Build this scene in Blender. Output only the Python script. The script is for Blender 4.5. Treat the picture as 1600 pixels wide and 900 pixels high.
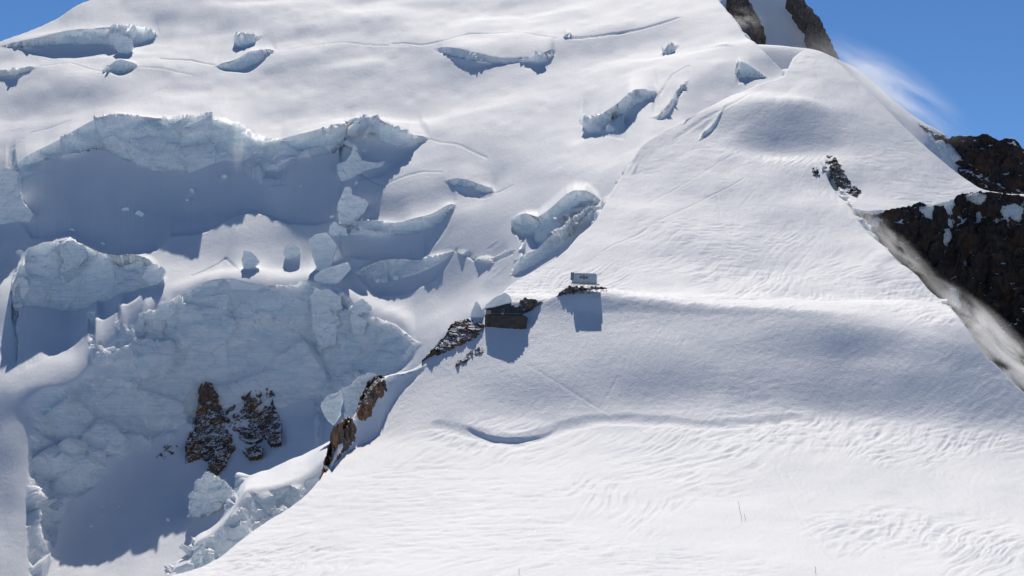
import bpy, bmesh, math, random
import numpy as np
from mathutils import Vector, Matrix
for o in list(bpy.data.objects): bpy.data.objects.remove(o)
SC = bpy.context.scene
COL = SC.collection
# ------------------------------------------------------------------ camera, sky, sun
F, V0 = 3521.0, 700.0           # focal length and horizon row of the 1600 x 900 photograph
cam = bpy.data.cameras.new('camera'); cam_o = bpy.data.objects.new('camera', cam); COL.objects.link(cam_o)
cam_o.location = (0, 0, 0); cam_o.rotation_euler = (math.radians(90), 0, 0)
cam.sensor_width = 36; cam.lens = 36 * F / 1600; cam.shift_y = (V0 - 450) / 1600
cam.clip_start = 1; cam.clip_end = 20000
SC.camera = cam_o
SUN_EL, SUN_AZ = math.radians(45), math.radians(-3)      # azimuth from +Y (into the picture), minus = left
world = bpy.data.worlds.new('World'); SC.world = world; world.use_nodes = True
wn = world.node_tree.nodes; wl = world.node_tree.links
sky = wn.new('ShaderNodeTexSky'); sky.sky_type = 'NISHITA'; sky.sun_disc = False
sky.sun_elevation = SUN_EL; sky.sun_rotation = SUN_AZ
sky.altitude = 4300; sky.air_density = 0.7; sky.dust_density = 0.0; sky.ozone_density = 4.0
bg = wn['Background']; bg.inputs['Strength'].default_value = 0.098
hsv = wn.new('ShaderNodeHueSaturation'); hsv.inputs['Saturation'].default_value = 1.12      # thin dry air: a deeper blue all over
wl.new(sky.outputs[0], hsv.inputs['Color']); wl.new(hsv.outputs[0], bg.inputs['Color'])
sun = bpy.data.lights.new('sun', 'SUN'); sun.energy = 4.3; sun.angle = math.radians(0.5); sun.color = (1.0, 0.93, 0.835)
sun_o = bpy.data.objects.new('sun', sun); COL.objects.link(sun_o)
sdir = Vector((math.sin(SUN_AZ) * math.cos(SUN_EL), math.cos(SUN_AZ) * math.cos(SUN_EL), math.sin(SUN_EL)))
sun_o.rotation_euler = sdir.to_track_quat('Z', 'Y').to_euler(); sun_o.location = sdir * 3000
SC.view_settings.view_transform = 'Standard'; SC.view_settings.look = 'None'
SC.view_settings.exposure = 0.0; SC.view_settings.gamma = 1.0; SC.view_settings.use_curve_mapping = False
SC.cycles.max_bounces = 10; SC.cycles.diffuse_bounces = 6; SC.cycles.volume_bounces = 2
SC.cycles.use_adaptive_sampling = True; SC.cycles.adaptive_threshold = 0.02
SC.cycles.use_denoising = True
TAN = math.tan(SUN_EL)

# ------------------------------------------------------------------ helpers
def tag(o, label=None, cat=None, group=None, kind=None):
    if label: o['label'] = label
    if cat: o['category'] = cat
    if group: o['group'] = group
    if kind: o['kind'] = kind
    return o
def P(u, v, d): return Vector(((u - 800) / F * d, d, (V0 - v) / F * d))
def mesh_obj(name, verts, faces, mat, parent=None, smooth=False):
    me = bpy.data.meshes.new(name); me.from_pydata([tuple(v) for v in verts], [], faces); me.update()
    if mat: me.materials.append(mat)
    if smooth: me.shade_smooth()
    o = bpy.data.objects.new(name, me); COL.objects.link(o)
    if parent is not None: o.parent = parent
    return o
def empty(name, loc, rz=0):
    o = bpy.data.objects.new(name, None); COL.objects.link(o); o.location = loc; o.rotation_euler = (0, 0, rz); o.empty_display_size = .5
    return o

def pchip(x, y, q):
    x = np.asarray(x, float); y = np.asarray(y, float); q = np.asarray(q, float)
    h = np.diff(x); dl = np.diff(y) / h; m = np.zeros_like(x)
    if len(x) > 2:
        a, b = dl[:-1], dl[1:]; ok = a * b > 0
        w1 = 2 * h[1:] + h[:-1]; w2 = h[1:] + 2 * h[:-1]
        with np.errstate(divide='ignore', invalid='ignore'):
            mm = (w1 + w2) / (w1 / a + w2 / b)
        m[1:-1] = np.where(ok, mm, 0)
    m[0], m[-1] = dl[0], dl[-1]
    i = np.clip(np.searchsorted(x, q) - 1, 0, len(x) - 2)
    t = (q - x[i]) / h[i]; tc = np.clip(t, 0, 1)
    t2, t3 = tc * tc, tc ** 3
    r = (2*t3 - 3*t2 + 1) * y[i] + (t3 - 2*t2 + tc) * h[i] * m[i] + (-2*t3 + 3*t2) * y[i+1] + (t3 - t2) * h[i] * m[i+1]
    return r
def poly(pts, u, k=1):
    p = np.array(pts, float); return pchip(p[:, 0], p[:, k], u)
def lin(pts, u, k=1):
    p = np.array(pts, float); return np.interp(u, p[:, 0], p[:, k])

def _hash(ix, iy, iz, seed):
    h = (ix.astype(np.int64) * 374761393 + iy.astype(np.int64) * 668265263 + iz.astype(np.int64) * 2147483647 + seed * 1274126177) & 0xffffffff
    h = ((h ^ (h >> 13)) * 1274126177) & 0xffffffff
    h = (h ^ (h >> 16)) & 0xffffffff
    return h.astype(np.float32) / 2147483648.0 - 1.0
def noise3(x, y, z, seed=0):
    x = np.asarray(x, np.float32); y = np.asarray(y, np.float32); z = np.asarray(z, np.float32)
    ix, iy, iz = np.floor(x), np.floor(y), np.floor(z)
    fx, fy, fz = x - ix, y - iy, z - iz
    fx, fy, fz = [f * f * f * (f * (f * 6 - 15) + 10) for f in (fx, fy, fz)]
    ix, iy, iz = ix.astype(np.int64), iy.astype(np.int64), iz.astype(np.int64)
    r = 0
    for a in (0, 1):
        for b in (0, 1):
            for c in (0, 1):
                w = (fx if a else 1 - fx) * (fy if b else 1 - fy) * (fz if c else 1 - fz)
                r = r + w * _hash(ix + a, iy + b, iz + c, seed)
    return r
def fbm(x, y, z, oct=4, seed=0, gain=.5):
    r = 0; a = 1.0
    for k in range(oct):
        f = 2.03 ** k
        r = r + a * noise3(x * f + 17.3 * k, y * f - 9.1 * k, z * f + 4.7 * k, seed + k); a *= gain
    return r
def noise1(u, period, seed):
    z = np.zeros_like(u); return fbm(u / period, z, z, 3, seed)
def sstep(a, b, x):
    t = np.clip((x - a) / (b - a), 0, 1); return t * t * (3 - 2 * t)

def facets(P3, size, seed, tilt=.5):
    """broken block faces: each cell of a Voronoi pattern is a tilted plane; returns height in units of size"""
    q = (P3 / np.array(size, np.float32)).astype(np.float32); c0 = np.floor(q)
    best = np.full(len(q), 1e9, np.float32); val = np.zeros(len(q), np.float32)
    for a in (-1, 0, 1):
        for b in (-1, 0, 1):
            for c in (-1, 0, 1):
                ci = c0 + np.array((a, b, c), np.float32); i = [ci[:, k].astype(np.int64) for k in range(3)]
                h = [_hash(i[0], i[1], i[2], seed + k) for k in range(7)]
                p = [ci[:, k] + .5 + .42 * h[k] for k in range(3)]
                dx = [q[:, k] - p[k] for k in range(3)]
                dist = dx[0] ** 2 + dx[1] ** 2 + dx[2] ** 2; w = dist < best
                best = np.where(w, dist, best)
                val = np.where(w, .5 * h[3] + tilt * (h[4] * dx[0] + h[5] * dx[1] + h[6] * dx[2]), val)
    return val
# ------------------------------------------------------------------ materials
def new_mat(name):
    m = bpy.data.materials.new(name); m.use_nodes = True
    nt = m.node_tree; return m, nt, nt.nodes['Principled BSDF']
def N(nt, t, **kw):
    n = nt.nodes.new(t)
    for k, v in kw.items():
        if k.startswith('i_'): n.inputs[k[2:].replace('_', ' ')].default_value = v
        else: setattr(n, k, v)
    return n
def mixc(nt, fac, a, b):
    m = nt.nodes.new('ShaderNodeMix'); m.data_type = 'RGBA'
    for i, x in ((0, fac), (6, a), (7, b)):
        if hasattr(x, 'links') or hasattr(x, 'is_linked'): nt.links.new(x, m.inputs[i])
        else: m.inputs[i].default_value = x
    return m.outputs[2]
def ramp(nt, src, p0, p1, c0=(0, 0, 0, 1), c1=(1, 1, 1, 1)):
    r = nt.nodes.new('ShaderNodeValToRGB'); r.color_ramp.elements[0].position = p0; r.color_ramp.elements[1].position = p1
    r.color_ramp.elements[0].color = c0; r.color_ramp.elements[1].color = c1
    nt.links.new(src, r.inputs[0]); return r.outputs[0]
def noise_tex(nt, coord, scale, detail=6, rough=.55, sc=(1, 1, 1), rot=(0, 0, 0)):
    mp = N(nt, 'ShaderNodeMapping'); mp.inputs['Scale'].default_value = sc; mp.inputs['Rotation'].default_value = rot
    nt.links.new(coord, mp.inputs[0])
    n = N(nt, 'ShaderNodeTexNoise'); n.inputs['Scale'].default_value = scale; n.inputs['Detail'].default_value = detail; n.inputs['Roughness'].default_value = rough
    nt.links.new(mp.outputs[0], n.inputs['Vector']); return n.outputs['Fac']
def math2(nt, op, a, b):
    n = nt.nodes.new('ShaderNodeMath'); n.operation = op
    for i, x in ((0, a), (1, b)):
        if hasattr(x, 'is_linked'): nt.links.new(x, n.inputs[i])
        else: n.inputs[i].default_value = x
    return n.outputs[0]

def snow_material(name, wind=0.5, bump=.35, dirt=False, sss=.85, spec=.12):
    m, nt, b = new_mat(name)
    geo = N(nt, 'ShaderNodeNewGeometry'); pos = geo.outputs['Position']
    at = N(nt, 'ShaderNodeAttribute', attribute_name='ice')
    ice = at.outputs['Fac']
    big = noise_tex(nt, pos, .035, 5, .55)
    rip = noise_tex(nt, pos, .55, 6, .6, (1, .28, 1), (0, 0, wind))       # wind-drawn ripples
    fin = noise_tex(nt, pos, 1.6, 5, .65)
    snow = mixc(nt, ramp(nt, big, .35, .7), (.815, .84, .875, 1), (.885, .895, .91, 1))
    # layered, streaked glacier ice on the walls
    st = noise_tex(nt, pos, .13, 9, .68, (1, 1, 2.2), (.25, .15, 0))
    blk = noise_tex(nt, pos, .5, 8, .7)
    icec = mixc(nt, ramp(nt, st, .36, .64), (.76, .845, .87, 1), (.95, .965, .965, 1))
    icec = mixc(nt, ramp(nt, blk, .52, .72), icec, (.93, .945, .95, 1))
    bands = noise_tex(nt, pos, .5, 5, .6, (.12, .12, 2.2), (.06, -.08, 0))
    icec = mixc(nt, math2(nt, 'MULTIPLY', ramp(nt, bands, .52, .62), .35), icec, (.58, .70, .76, 1))
    if dirt:
        dn = noise_tex(nt, pos, .06, 6, .6)
        icec = mixc(nt, math2(nt, 'MULTIPLY', ramp(nt, dn, .58, .72), .45), icec, (.56, .58, .50, 1))
    nt.links.new(mixc(nt, ice, snow, icec), b.inputs['Base Color'])
    rr = mixc(nt, ice, (.72, .72, .72, 1), (.5, .5, .5, 1)); nt.links.new(rr, b.inputs['Roughness'])
    b.inputs['Specular IOR Level'].default_value = spec
    b.inputs['Subsurface Radius'].default_value = (1.0, 1.12, 1.2); b.inputs['Subsurface Scale'].default_value = 8.0
    nt.links.new(math2(nt, 'MULTIPLY', ice, sss), b.inputs['Subsurface Weight'])
    hs = math2(nt, 'ADD', math2(nt, 'MULTIPLY', rip, .68), math2(nt, 'MULTIPLY', fin, .5))
    hi = math2(nt, 'ADD', math2(nt, 'MULTIPLY', st, 1.2), math2(nt, 'MULTIPLY', blk, .6))
    hm = N(nt, 'ShaderNodeMix'); nt.links.new(ice, hm.inputs[0]); nt.links.new(hs, hm.inputs[2]); nt.links.new(hi, hm.inputs[3])
    bp = N(nt, 'ShaderNodeBump'); bp.inputs['Strength'].default_value = bump; bp.inputs['Distance'].default_value = 1.0
    nt.links.new(hm.outputs[0], bp.inputs['Height']); nt.links.new(bp.outputs[0], b.inputs['Normal'])
    return m
def rock_material(name, c0, c1, c2, snow=.62, orange=.4, scale=.35):
    m, nt, b = new_mat(name)
    geo = N(nt, 'ShaderNodeNewGeometry'); pos = geo.outputs['Position']
    n1 = noise_tex(nt, pos, scale * .4, 6, .6); n2 = noise_tex(nt, pos, scale * 2.4, 8, .7, (1, 1, .6)); n3 = noise_tex(nt, pos, scale * .9, 5, .6)
    c = mixc(nt, ramp(nt, n2, .35, .68), c0, c1)
    c = mixc(nt, math2(nt, 'MULTIPLY', ramp(nt, n1, .48, .62), orange), c, c2)
    bp = N(nt, 'ShaderNodeBump'); bp.inputs['Strength'].default_value = .9; bp.inputs['Distance'].default_value = .8
    nt.links.new(n2, bp.inputs['Height'])
    sep = N(nt, 'ShaderNodeSeparateXYZ'); nt.links.new(geo.outputs['Normal'], sep.inputs[0])
    up = math2(nt, 'ADD', sep.outputs['Z'], math2(nt, 'MULTIPLY', math2(nt, 'SUBTRACT', n3, .5), 1.9))
    sm = ramp(nt, up, snow, snow + .1)
    nt.links.new(mixc(nt, sm, c, (.86, .87, .89, 1)), b.inputs['Base Color'])
    b.inputs['Roughness'].default_value = .85; b.inputs['Specular IOR Level'].default_value = .2
    nt.links.new(bp.outputs[0], b.inputs['Normal'])
    return m
def plain(name, col, rough=.7, metal=0, nscale=2.0, var=.25, bump=0.0, sc=(1, 1, 1)):
    m, nt, b = new_mat(name)
    tc = N(nt, 'ShaderNodeTexCoord'); n = noise_tex(nt, tc.outputs['Object'], nscale, 6, .65, sc)
    dark = tuple(c * (1 - var) for c in col) + (1,); lite = tuple(min(1, c * (1 + var)) for c in col) + (1,)
    nt.links.new(mixc(nt, ramp(nt, n, .3, .7), dark, lite), b.inputs['Base Color'])
    b.inputs['Roughness'].default_value = rough; b.inputs['Metallic'].default_value = metal
    if bump:
        bp = N(nt, 'ShaderNodeBump'); bp.inputs['Strength'].default_value = bump; bp.inputs['Distance'].default_value = .1
        nt.links.new(n, bp.inputs['Height']); nt.links.new(bp.outputs[0], b.inputs['Normal'])
    return m
M_SNOW = snow_material('wind_packed_snow', .5, .40, spec=.2)
M_GLAC = snow_material('glacier_snow', -.5, .28, True)
M_BLOCK = snow_material('serac_ice', .2, .30, sss=.12)
M_ROCK = rock_material('brown_rock', (.055, .042, .034, 1), (.25, .18, .135, 1), (.33, .15, .06, 1), .60, .8)
M_CLIFF = rock_material('cliff_rock', (.012, .011, .011, 1), (.085, .070, .062, 1), (.13, .066, .038, 1), .80, .55, .22)
M_GREY = rock_material('grey_rock', (.06, .052, .048, 1), (.22, .19, .17, 1), (.24, .17, .12, 1), .72, .4, .3)

# ------------------------------------------------------------------ terrain sheets
# A sheet is a height field over (direction, distance): rungs are lines across the slope, each known by
# where it shows in the photograph and how far away it lies on the ground; steps are ice walls with the
# floor below them, as deep as their shadow under the 45-degree sun says.
class Sheet:
    def __init__(s, u0, u1, du, d0, d1, rungs, dd=.25):
        s.u = np.arange(u0, u1 + du, du); s.d = np.arange(d0, d1, dd); s.dd = dd
        vs = np.array([poly(r, s.u, 1) for r in rungs]); ds = np.array([poly(r, s.u, 2) for r in rungs])
        zs = (V0 - vs) / F * ds
        s.z = np.array([pchip(ds[:, i], zs[:, i], s.d) for i in range(len(s.u))])
        for i in range(len(s.u)):
            q = s.d < ds[0, i]; s.z[i, q] -= 1.1 * (ds[0, i] - s.d[q])
        s._g = np.zeros_like(s.z, dtype=np.float32)
    def vrow(s, i): return V0 - s.z[i] / s.d * F
    def first(s, i, v, k0=0):
        w = s.vrow(i)[k0:] <= v
        k = int(np.argmax(w)); return (k0 + k) if w[k] else None
    def step(s, lip, base, front, W=40, p=1.25, m0=.22, k=1.0, jit=.8, wall=.22, seed=0, curve=True, fade=11., sm=6, push=None):
        f = poly if curve else lin
        a = max(lip[0][0], base[0][0], front[0][0]); b = min(lip[-1][0], base[-1][0], front[-1][0])
        vl, vb, vf = (f(q, s.u) for q in (lip, base, front))
        jl = jit * (noise1(s.u, 14, seed + 3) + 1.2 * noise1(s.u, 45, seed + 5)); jb = 1.3 * jit * noise1(s.u, 24, seed + 7)
        ids = [i for i in np.nonzero((s.u >= a) & (s.u <= b))[0] if vf[i] - vl[i] > .6]
        dfs, dls, good = [], [], []
        for i in ids:
            kf = s.first(i, vf[i])
            if kf is None: continue
            df = s.d[kf]; dfs.append(df); good.append(i)
            dls.append(df + (vf[i] - vl[i]) / F * df / (k - (V0 - vl[i]) / F))
        if not good: return
        dls = np.array(dls)                       # the wall runs smoothly in plan
        g = np.exp(-.5 * (np.arange(-3 * sm, 3 * sm + 1) / sm) ** 2); g /= g.sum()
        pad = np.pad(dls, 3 * sm, mode='reflect', reflect_type='odd') if len(dls) > 3 * sm + 1 else None
        if pad is not None:
            e = np.minimum(np.arange(len(dls)), np.arange(len(dls))[::-1]); e = np.clip(e / (2. * sm), 0, 1)
            dls = dls + e * (np.convolve(pad, g, mode='valid') - dls)
        if push is not None: dls = dls + lin(push, s.u[good])
        for i, df, dl in zip(good, dfs, dls):
            dl = max(dl, df + .3)
            l = vl[i] + jl[i]; fr = vf[i]; bb = min(max(vb[i] + jb[i], l + .3), fr - .1)
            zf = (V0 - fr) / F * df; zl = (V0 - l) / F * dl; L = dl - df
            hb = (bb - l) / F * dl; run = min(wall * hb + .1, .6 * L)
            db = dl - run; zb = (V0 - bb) / F * db
            d = s.d; z = s.z[i]; z0 = z.copy()
            q = (d >= df) & (d < db); t = (d[q] - df) / max(db - df, .01)
            z[q] = zf + (zb - zf) * t ** p
            q = (d >= db) & (d < dl); t = (d[q] - db) / run
            z[q] = zb + (zl - zb) * t
            w = (d > dl + 3) & (V0 - z / d * F <= vl[i] - min(W, 3.2 * (fr - vl[i]) + 4))
            ke = int(np.argmax(w))
            if not w[ke]: ke = len(d) - 2
            de, ze = d[ke], z[ke]; m1 = (z[ke + 1] - z[ke]) / s.dd
            D = de - dl; q = (d >= dl) & (d < de); t = (d[q] - dl) / D
            zs = (V0 - vl[i]) / F * dl; mm = min(m0, (ze - zl) / D); m1 = min(m1, 2.5 * (ze - zl) / D)
            z[q] = (2*t**3 - 3*t**2 + 1) * zs + (t**3 - 2*t**2 + t) * D * mm + (-2*t**3 + 3*t**2) * ze + (t**3 - t**2) * D * m1 + (zl - zs) * np.exp(-(d[q] - dl) / 1.5)
            wt = min(1, (fr - vl[i]) / fade, (s.u[i] - a + 1) / 10, (b + 1 - s.u[i]) / 10); wt = max(wt, 0); wt = wt * wt * (3 - 2 * wt)
            z += (z0 - z) * (1 - wt) * (d > df)
    def crest(s, line, back=.8, kk=.02, drop=90, curve=True):
        vc = (poly if curve else lin)(line, s.u)
        for i in range(len(s.u)):
            kc = s.first(i, vc[i])
            if kc is None: continue
            x = s.d[kc:] - s.d[kc]; x1 = (back + .05) / (2 * kk)
            s.z[i, kc:] = s.z[i, kc] + np.where(x < x1, .05 * x - kk * x * x, .05 * x1 - kk * x1 * x1 - back * (x - x1))
            s.z[i, kc:] = np.maximum(s.z[i, kc:], s.z[i, kc] - drop)
    def bump(s, c, r, h, ang=0):       # a mound (h > 0) or hollow (h < 0), centre (u, v), radii in metres
        i0 = int(np.argmin(abs(s.u - c[0]))); k = s.first(i0, c[1])
        if k is None: return
        d = s.d[None, :]; x = (s.u[:, None] - 800) / F * d; x0 = (c[0] - 800) / F * s.d[k]
        ca, sa = math.cos(ang), math.sin(ang); dx, dy = x - x0, d - s.d[k]
        e = ((dx * ca + dy * sa) / r[0]) ** 2 + ((-dx * sa + dy * ca) / r[1]) ** 2
        s.z += h * np.exp(-e)
    def groove(s, line, width, depth):   # a narrow trail, line of (u, v)
        pts = []
        for (ua, va), (ub, vb) in zip(line[:-1], line[1:]):
            n = max(2, int((abs(ub - ua) / 2 + abs(vb - va) / 2) / max(1, width / 1.5)))
            for t in np.linspace(0, 1, n): pts.append((ua + (ub - ua) * t, va + (vb - va) * t))
        for (u, v) in pts:
            i = int(np.argmin(abs(s.u - u)))
            k = s.first(i, v)
            if k is None: continue
            x0, y0 = (u - 800) / F * s.d[k], s.d[k]
            nc, nk = int(9 * max(1, width / .8)), int(40 * max(1, width / 1.5))
            for ii in range(max(0, i - nc), min(len(s.u), i + nc + 1)):
                ks = slice(max(0, k - nk), k + nk); d = s.d[ks]
                r2 = ((s.u[ii] - 800) / F * d - x0) ** 2 + (d - y0) ** 2
                s._g[ii, ks] = np.maximum(s._g[ii, ks], depth * (np.exp(-r2 / width ** 2) - .5 * np.exp(-r2 / (2.2 * width) ** 2)))
    def hit(s, u, v):
        i = int(np.argmin(abs(s.u - u))); k = s.first(i, v)
        return s.d[k] if k is not None else None
    def top(s, u, d):
        i = int(np.argmin(abs(s.u - u))); return float(np.interp(d, s.d, s.z[i]))
    def build(s, name, mat, rows, rough=1.0, und=.45, undw=22., sas=.10, seed=1, icelo=46, icehi=58, cut=None, fbig=3.2, fsize=(13., 13., 11.), roll=0.):
        n, M = s.z.shape
        s.z -= s._g
        v = V0 - s.z / s.d[None, :] * F
        rm = np.minimum.accumulate(v, axis=1)
        dv = np.abs(np.diff(v, axis=1)); vis = v[:, 1:] <= rm[:, 1:] + 2
        w = np.where(vis, np.minimum(dv, 40), .12 * np.minimum(dv, 10)) + .035 * s.dd / .25
        ker = np.ones(31) / 31                       # keep the rows smooth from column to column
        c = np.cumsum(np.pad(w, ((16, 15), (0, 0)), mode='edge'), axis=0); w = (c[31:] - c[:-31]) / 31
        w = np.vstack([w, w[-1:]])[:n] if w.shape[0] < n else w[:n]
        c = np.cumsum(np.pad(w, ((0, 0), (8, 8)), mode='edge'), axis=1); w = (c[:, 16:] - c[:, :-16]) / 16
        w = w[:, :M - 1]
        C = np.concatenate([np.zeros((n, 1)), np.cumsum(w, axis=1)], axis=1); C /= C[:, -1:]
        q = np.linspace(0, 1, rows)
        D = np.array([np.interp(q, C[i], s.d) for i in range(n)]); Z = np.array([np.interp(D[i], s.d, s.z[i]) for i in range(n)])
        X = (s.u[:, None] - 800) / F * D
        Pn = np.stack([X, D, Z], -1)
        def normals(Pn):
            a = np.gradient(Pn, axis=0); b = np.gradient(Pn, axis=1); nn = np.cross(a, b)
            return nn / (np.linalg.norm(nn, axis=-1, keepdims=True) + 1e-9)
        nn = normals(Pn)
        ang = np.degrees(np.arccos(np.clip(np.abs(nn[..., 2]), 0, 1)))
        ice = sstep(icelo, icehi, ang)
        # drifted undulation on the snow, broken blocks on the walls
        und_n = fbm(X / undw, D / (undw * 1.6), Z * 0, 3, seed) + roll / max(und, .01) * fbm(X / 75, D / 60, Z * 0, 2, seed + 2)
        wx = 7 * fbm(X / 34, D / 52, Z * 0, 2, seed + 16); wy = 16 * fbm(X / 40, D / 60, Z * 0, 2, seed + 17)
        al, ac = (X + wx) * .45 + (D + wy) * .89, (X + wx) * .89 - (D + wy) * .45
        sas_n = 1 - 2.2 * np.abs(fbm(al / 15, ac / 2.4, Z * 0, 3, seed + 9))
        crs = 1 - 2.2 * np.abs(fbm(X / 7.5 + D / 30, D / 3.6 - X / 16, Z * 0, 3, seed + 14))
        patch = sstep(-.25, .8, fbm(X / 30, D / 60, Z * 0, 3, seed + 5)) * sstep(30, 14, ang)
        patch2 = sstep(-.3, .6, fbm(X / 45, D / 60, Z * 0, 3, seed + 6)) * (.25 + .75 * sstep(34, 16, ang))
        Pn[..., 2] += (1 - ice) * (und * und_n + sas * ((.06 + .75 * patch) * sas_n + .55 * (.15 + patch2) * crs))
        r1 = fbm(X / 9, D / 9, Z / 6, 4, seed + 20, .55)
        r2 = 1 - np.abs(fbm(X / 14, D / 14, Z / 11, 3, seed + 30)) * 2
        fc = np.zeros(n * rows, np.float32); msk = (ice > .02).reshape(-1)
        Pm = Pn.reshape(-1, 3)[msk]
        fc[msk] = fbig * facets(Pm, fsize, seed + 60, .95) + .27 * fbig * facets(Pm, [q * .4 for q in fsize], seed + 70, .9) + .05 * fbig * facets(Pm, [q * .13 for q in fsize], seed + 75, .9)
        fc = fc.reshape(n, rows)
        rr = sstep(-.25, .35, fbm(X / 30, D / 30, Z / 22, 2, seed + 80))      # some walls are clean cuts, some rubble
        Pn += nn * (ice * rough * (rr * (.45 * r1 + .35 * r2 - .2) + fc * (.5 + .5 * rr)))[..., None]
        nn = normals(Pn); ang = np.degrees(np.arccos(np.clip(np.abs(nn[..., 2]), 0, 1)))
        ice = np.maximum(sstep(icelo, icehi, ang) * .6, ice * sstep(icelo - 16, icehi - 10, ang))
        idx = np.arange(n * rows).reshape(n, rows)
        fa = np.stack([idx[:-1, :-1], idx[1:, :-1], idx[1:, 1:], idx[:-1, 1:]], -1).reshape(-1, 4)
        if cut is not None:
            fa = fa[cut(s, Pn).reshape(n, rows)[:-1, :-1].reshape(-1)]
        me = bpy.data.meshes.new(name)
        me.vertices.add(n * rows); me.vertices.foreach_set('co', Pn.reshape(-1).astype(np.float32))
        me.loops.add(fa.size); me.loops.foreach_set('vertex_index', fa.reshape(-1).astype(np.int32))
        me.polygons.add(len(fa)); me.polygons.foreach_set('loop_start', np.arange(0, fa.size, 4, dtype=np.int32))
        me.update(calc_edges=True)
        at = me.attributes.new('ice', 'FLOAT', 'POINT'); at.data.foreach_set('value', ice.reshape(-1).astype(np.float32))
        me.shade_smooth(); me.materials.append(mat)
        fi = ice.reshape(-1)[fa].mean(axis=1) < .45; me.polygons.foreach_set('use_smooth', fi)      # fractured ice has hard edges
        o = bpy.data.objects.new(name, me); COL.objects.link(o); o['kind'] = 'structure'
        return o

def R(v, d, *more):      # a level rung
    return [(-200, v, d), (2000, v, d)]

# ---- foreground shoulder below the huts
A = Sheet(60, 1900, 1.7, 360, 860, [
    R(1230, 365), R(1030, 450),
    [(60, 905, 540), (500, 900, 540), (1100, 900, 540), (1720, 905, 530)],
    [(60, 790, 640), (500, 780, 640), (1100, 780, 640), (1720, 800, 620)],
    [(60, 690, 722), (500, 690, 715), (700, 690, 715), (900, 678, 722), (1100, 672, 722), (1300, 690, 708), (1500, 720, 685), (1720, 740, 670)],
    [(60, 640, 740), (500, 640, 738), (700, 648, 737), (900, 640, 740), (1100, 640, 739), (1300, 650, 739.4), (1500, 670, 715.2), (1720, 690, 694)],
    [(60, 560, 768), (700, 560, 768), (900, 560, 767), (1100, 558, 766), (1200, 558, 766), (1300, 560, 764.1), (1500, 578, 739.3), (1720, 605, 712)],
    [(60, 495, 795), (700, 500, 790), (900, 490, 795), (1100, 490, 793), (1250, 496, 785), (1400, 508, 770), (1500, 530, 752), (1720, 560, 722)],
    [(60, 470, 806), (700, 476, 802), (830, 470, 803), (870, 460, 805), (940, 458, 806), (1000, 464, 804), (1100, 470, 801), (1250, 480, 792), (1400, 492, 780), (1500, 505, 762), (1720, 540, 732)],
    [(60, 452, 828), (900, 448, 828), (1000, 458, 828), (1100, 464, 826), (1250, 471, 820), (1400, 474, 806), (1500, 490, 785), (1720, 520, 755)],
    [(60, 440, 858), (1000, 452, 858), (1250, 463, 858), (1400, 466, 858), (1720, 510, 858)]])
A.step([(722, 668), (745, 672), (770, 678), (800, 681), (835, 677), (872, 667)], [(722, 668), (745, 676), (770, 683), (800, 686), (835, 680), (872, 668)],
       [(722, 669), (745, 679), (770, 687), (800, 690), (835, 684), (872, 668)], W=32, m0=.5, k=1.02, fade=3., wall=.5)
A.step([(512, 722), (530, 692), (548, 660), (565, 636), (582, 608), (603, 592), (640, 583), (674, 565)], [(512, 726), (530, 697), (548, 668), (565, 644), (582, 618), (603, 600), (640, 588), (674, 566)],
       [(512, 740), (530, 716), (548, 704), (575, 690), (590, 680), (602, 655), (620, 628), (645, 601), (674, 567)], W=8, m0=.1, jit=.3)
A.bump((1000, 540), (40, 12), .4); A.bump((1180, 560), (30, 10), -.6); A.bump((860, 600), (22, 12), 1.4); A.bump((1350, 610), (36, 12), 1.3); A.bump((1080, 610), (30, 10), -.9); A.bump((700, 640), (18, 14), 1.2)
A.bump((1250, 720), (30, 20), .8); A.bump((900, 760), (40, 22), .7); A.bump((620, 720), (18, 18), .9)
A.groove([(690, 668), (722, 676), (770, 688), (805, 692), (840, 684), (880, 668), (930, 656), (985, 654), (1040, 656), (1090, 664), (1130, 664), (1180, 660), (1240, 656)], 5.0, 1.5)
A.groove([(985, 652), (1040, 652), (1090, 661), (1130, 662)], 2.6, .9)
A.groove([(1120, 498), (1200, 502), (1300, 508), (1400, 520), (1480, 540), (1560, 580)], 9.0, -3.4)
A.groove([(826, 500), (850, 482), (872, 470), (905, 464)], .5, .25)
A.groove([(826, 572), (880, 602), (930, 634), (972, 655), (1010, 680), (1050, 706), (1085, 740)], .7, .3)
A.groove([(1160, 560), (1170, 600), (1175, 640), (1190, 690), (1215, 735), (1240, 790), (1262, 830), (1310, 880)], .8, .16)
A.groove([(935, 640), (950, 615), (965, 588)], .6, .25)
A.groove([(1366, 670), (1395, 635)], .5, .3)
A.crest([(60, 1030), (150, 975), (260, 903), (300, 893), (400, 825), (500, 750), (512, 722), (530, 690), (548, 655), (565, 630), (580, 600), (600, 590), (640, 580), (668, 560), (690, 536), (706, 512), (722, 501), (740, 496),
         (756, 496), (790, 494), (825, 486), (850, 470), (880, 461), (930, 452), (960, 452), (1000, 456), (1050, 445), (1200, 440), (1300, 440), (1440, 445), (1466, 467), (1478, 474), (1500, 497), (1515, 517), (1530, 541), (1545, 559), (1560, 571), (1580, 593), (1600, 612), (1660, 680), (1720, 740)], back=.75, kk=.03)

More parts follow.
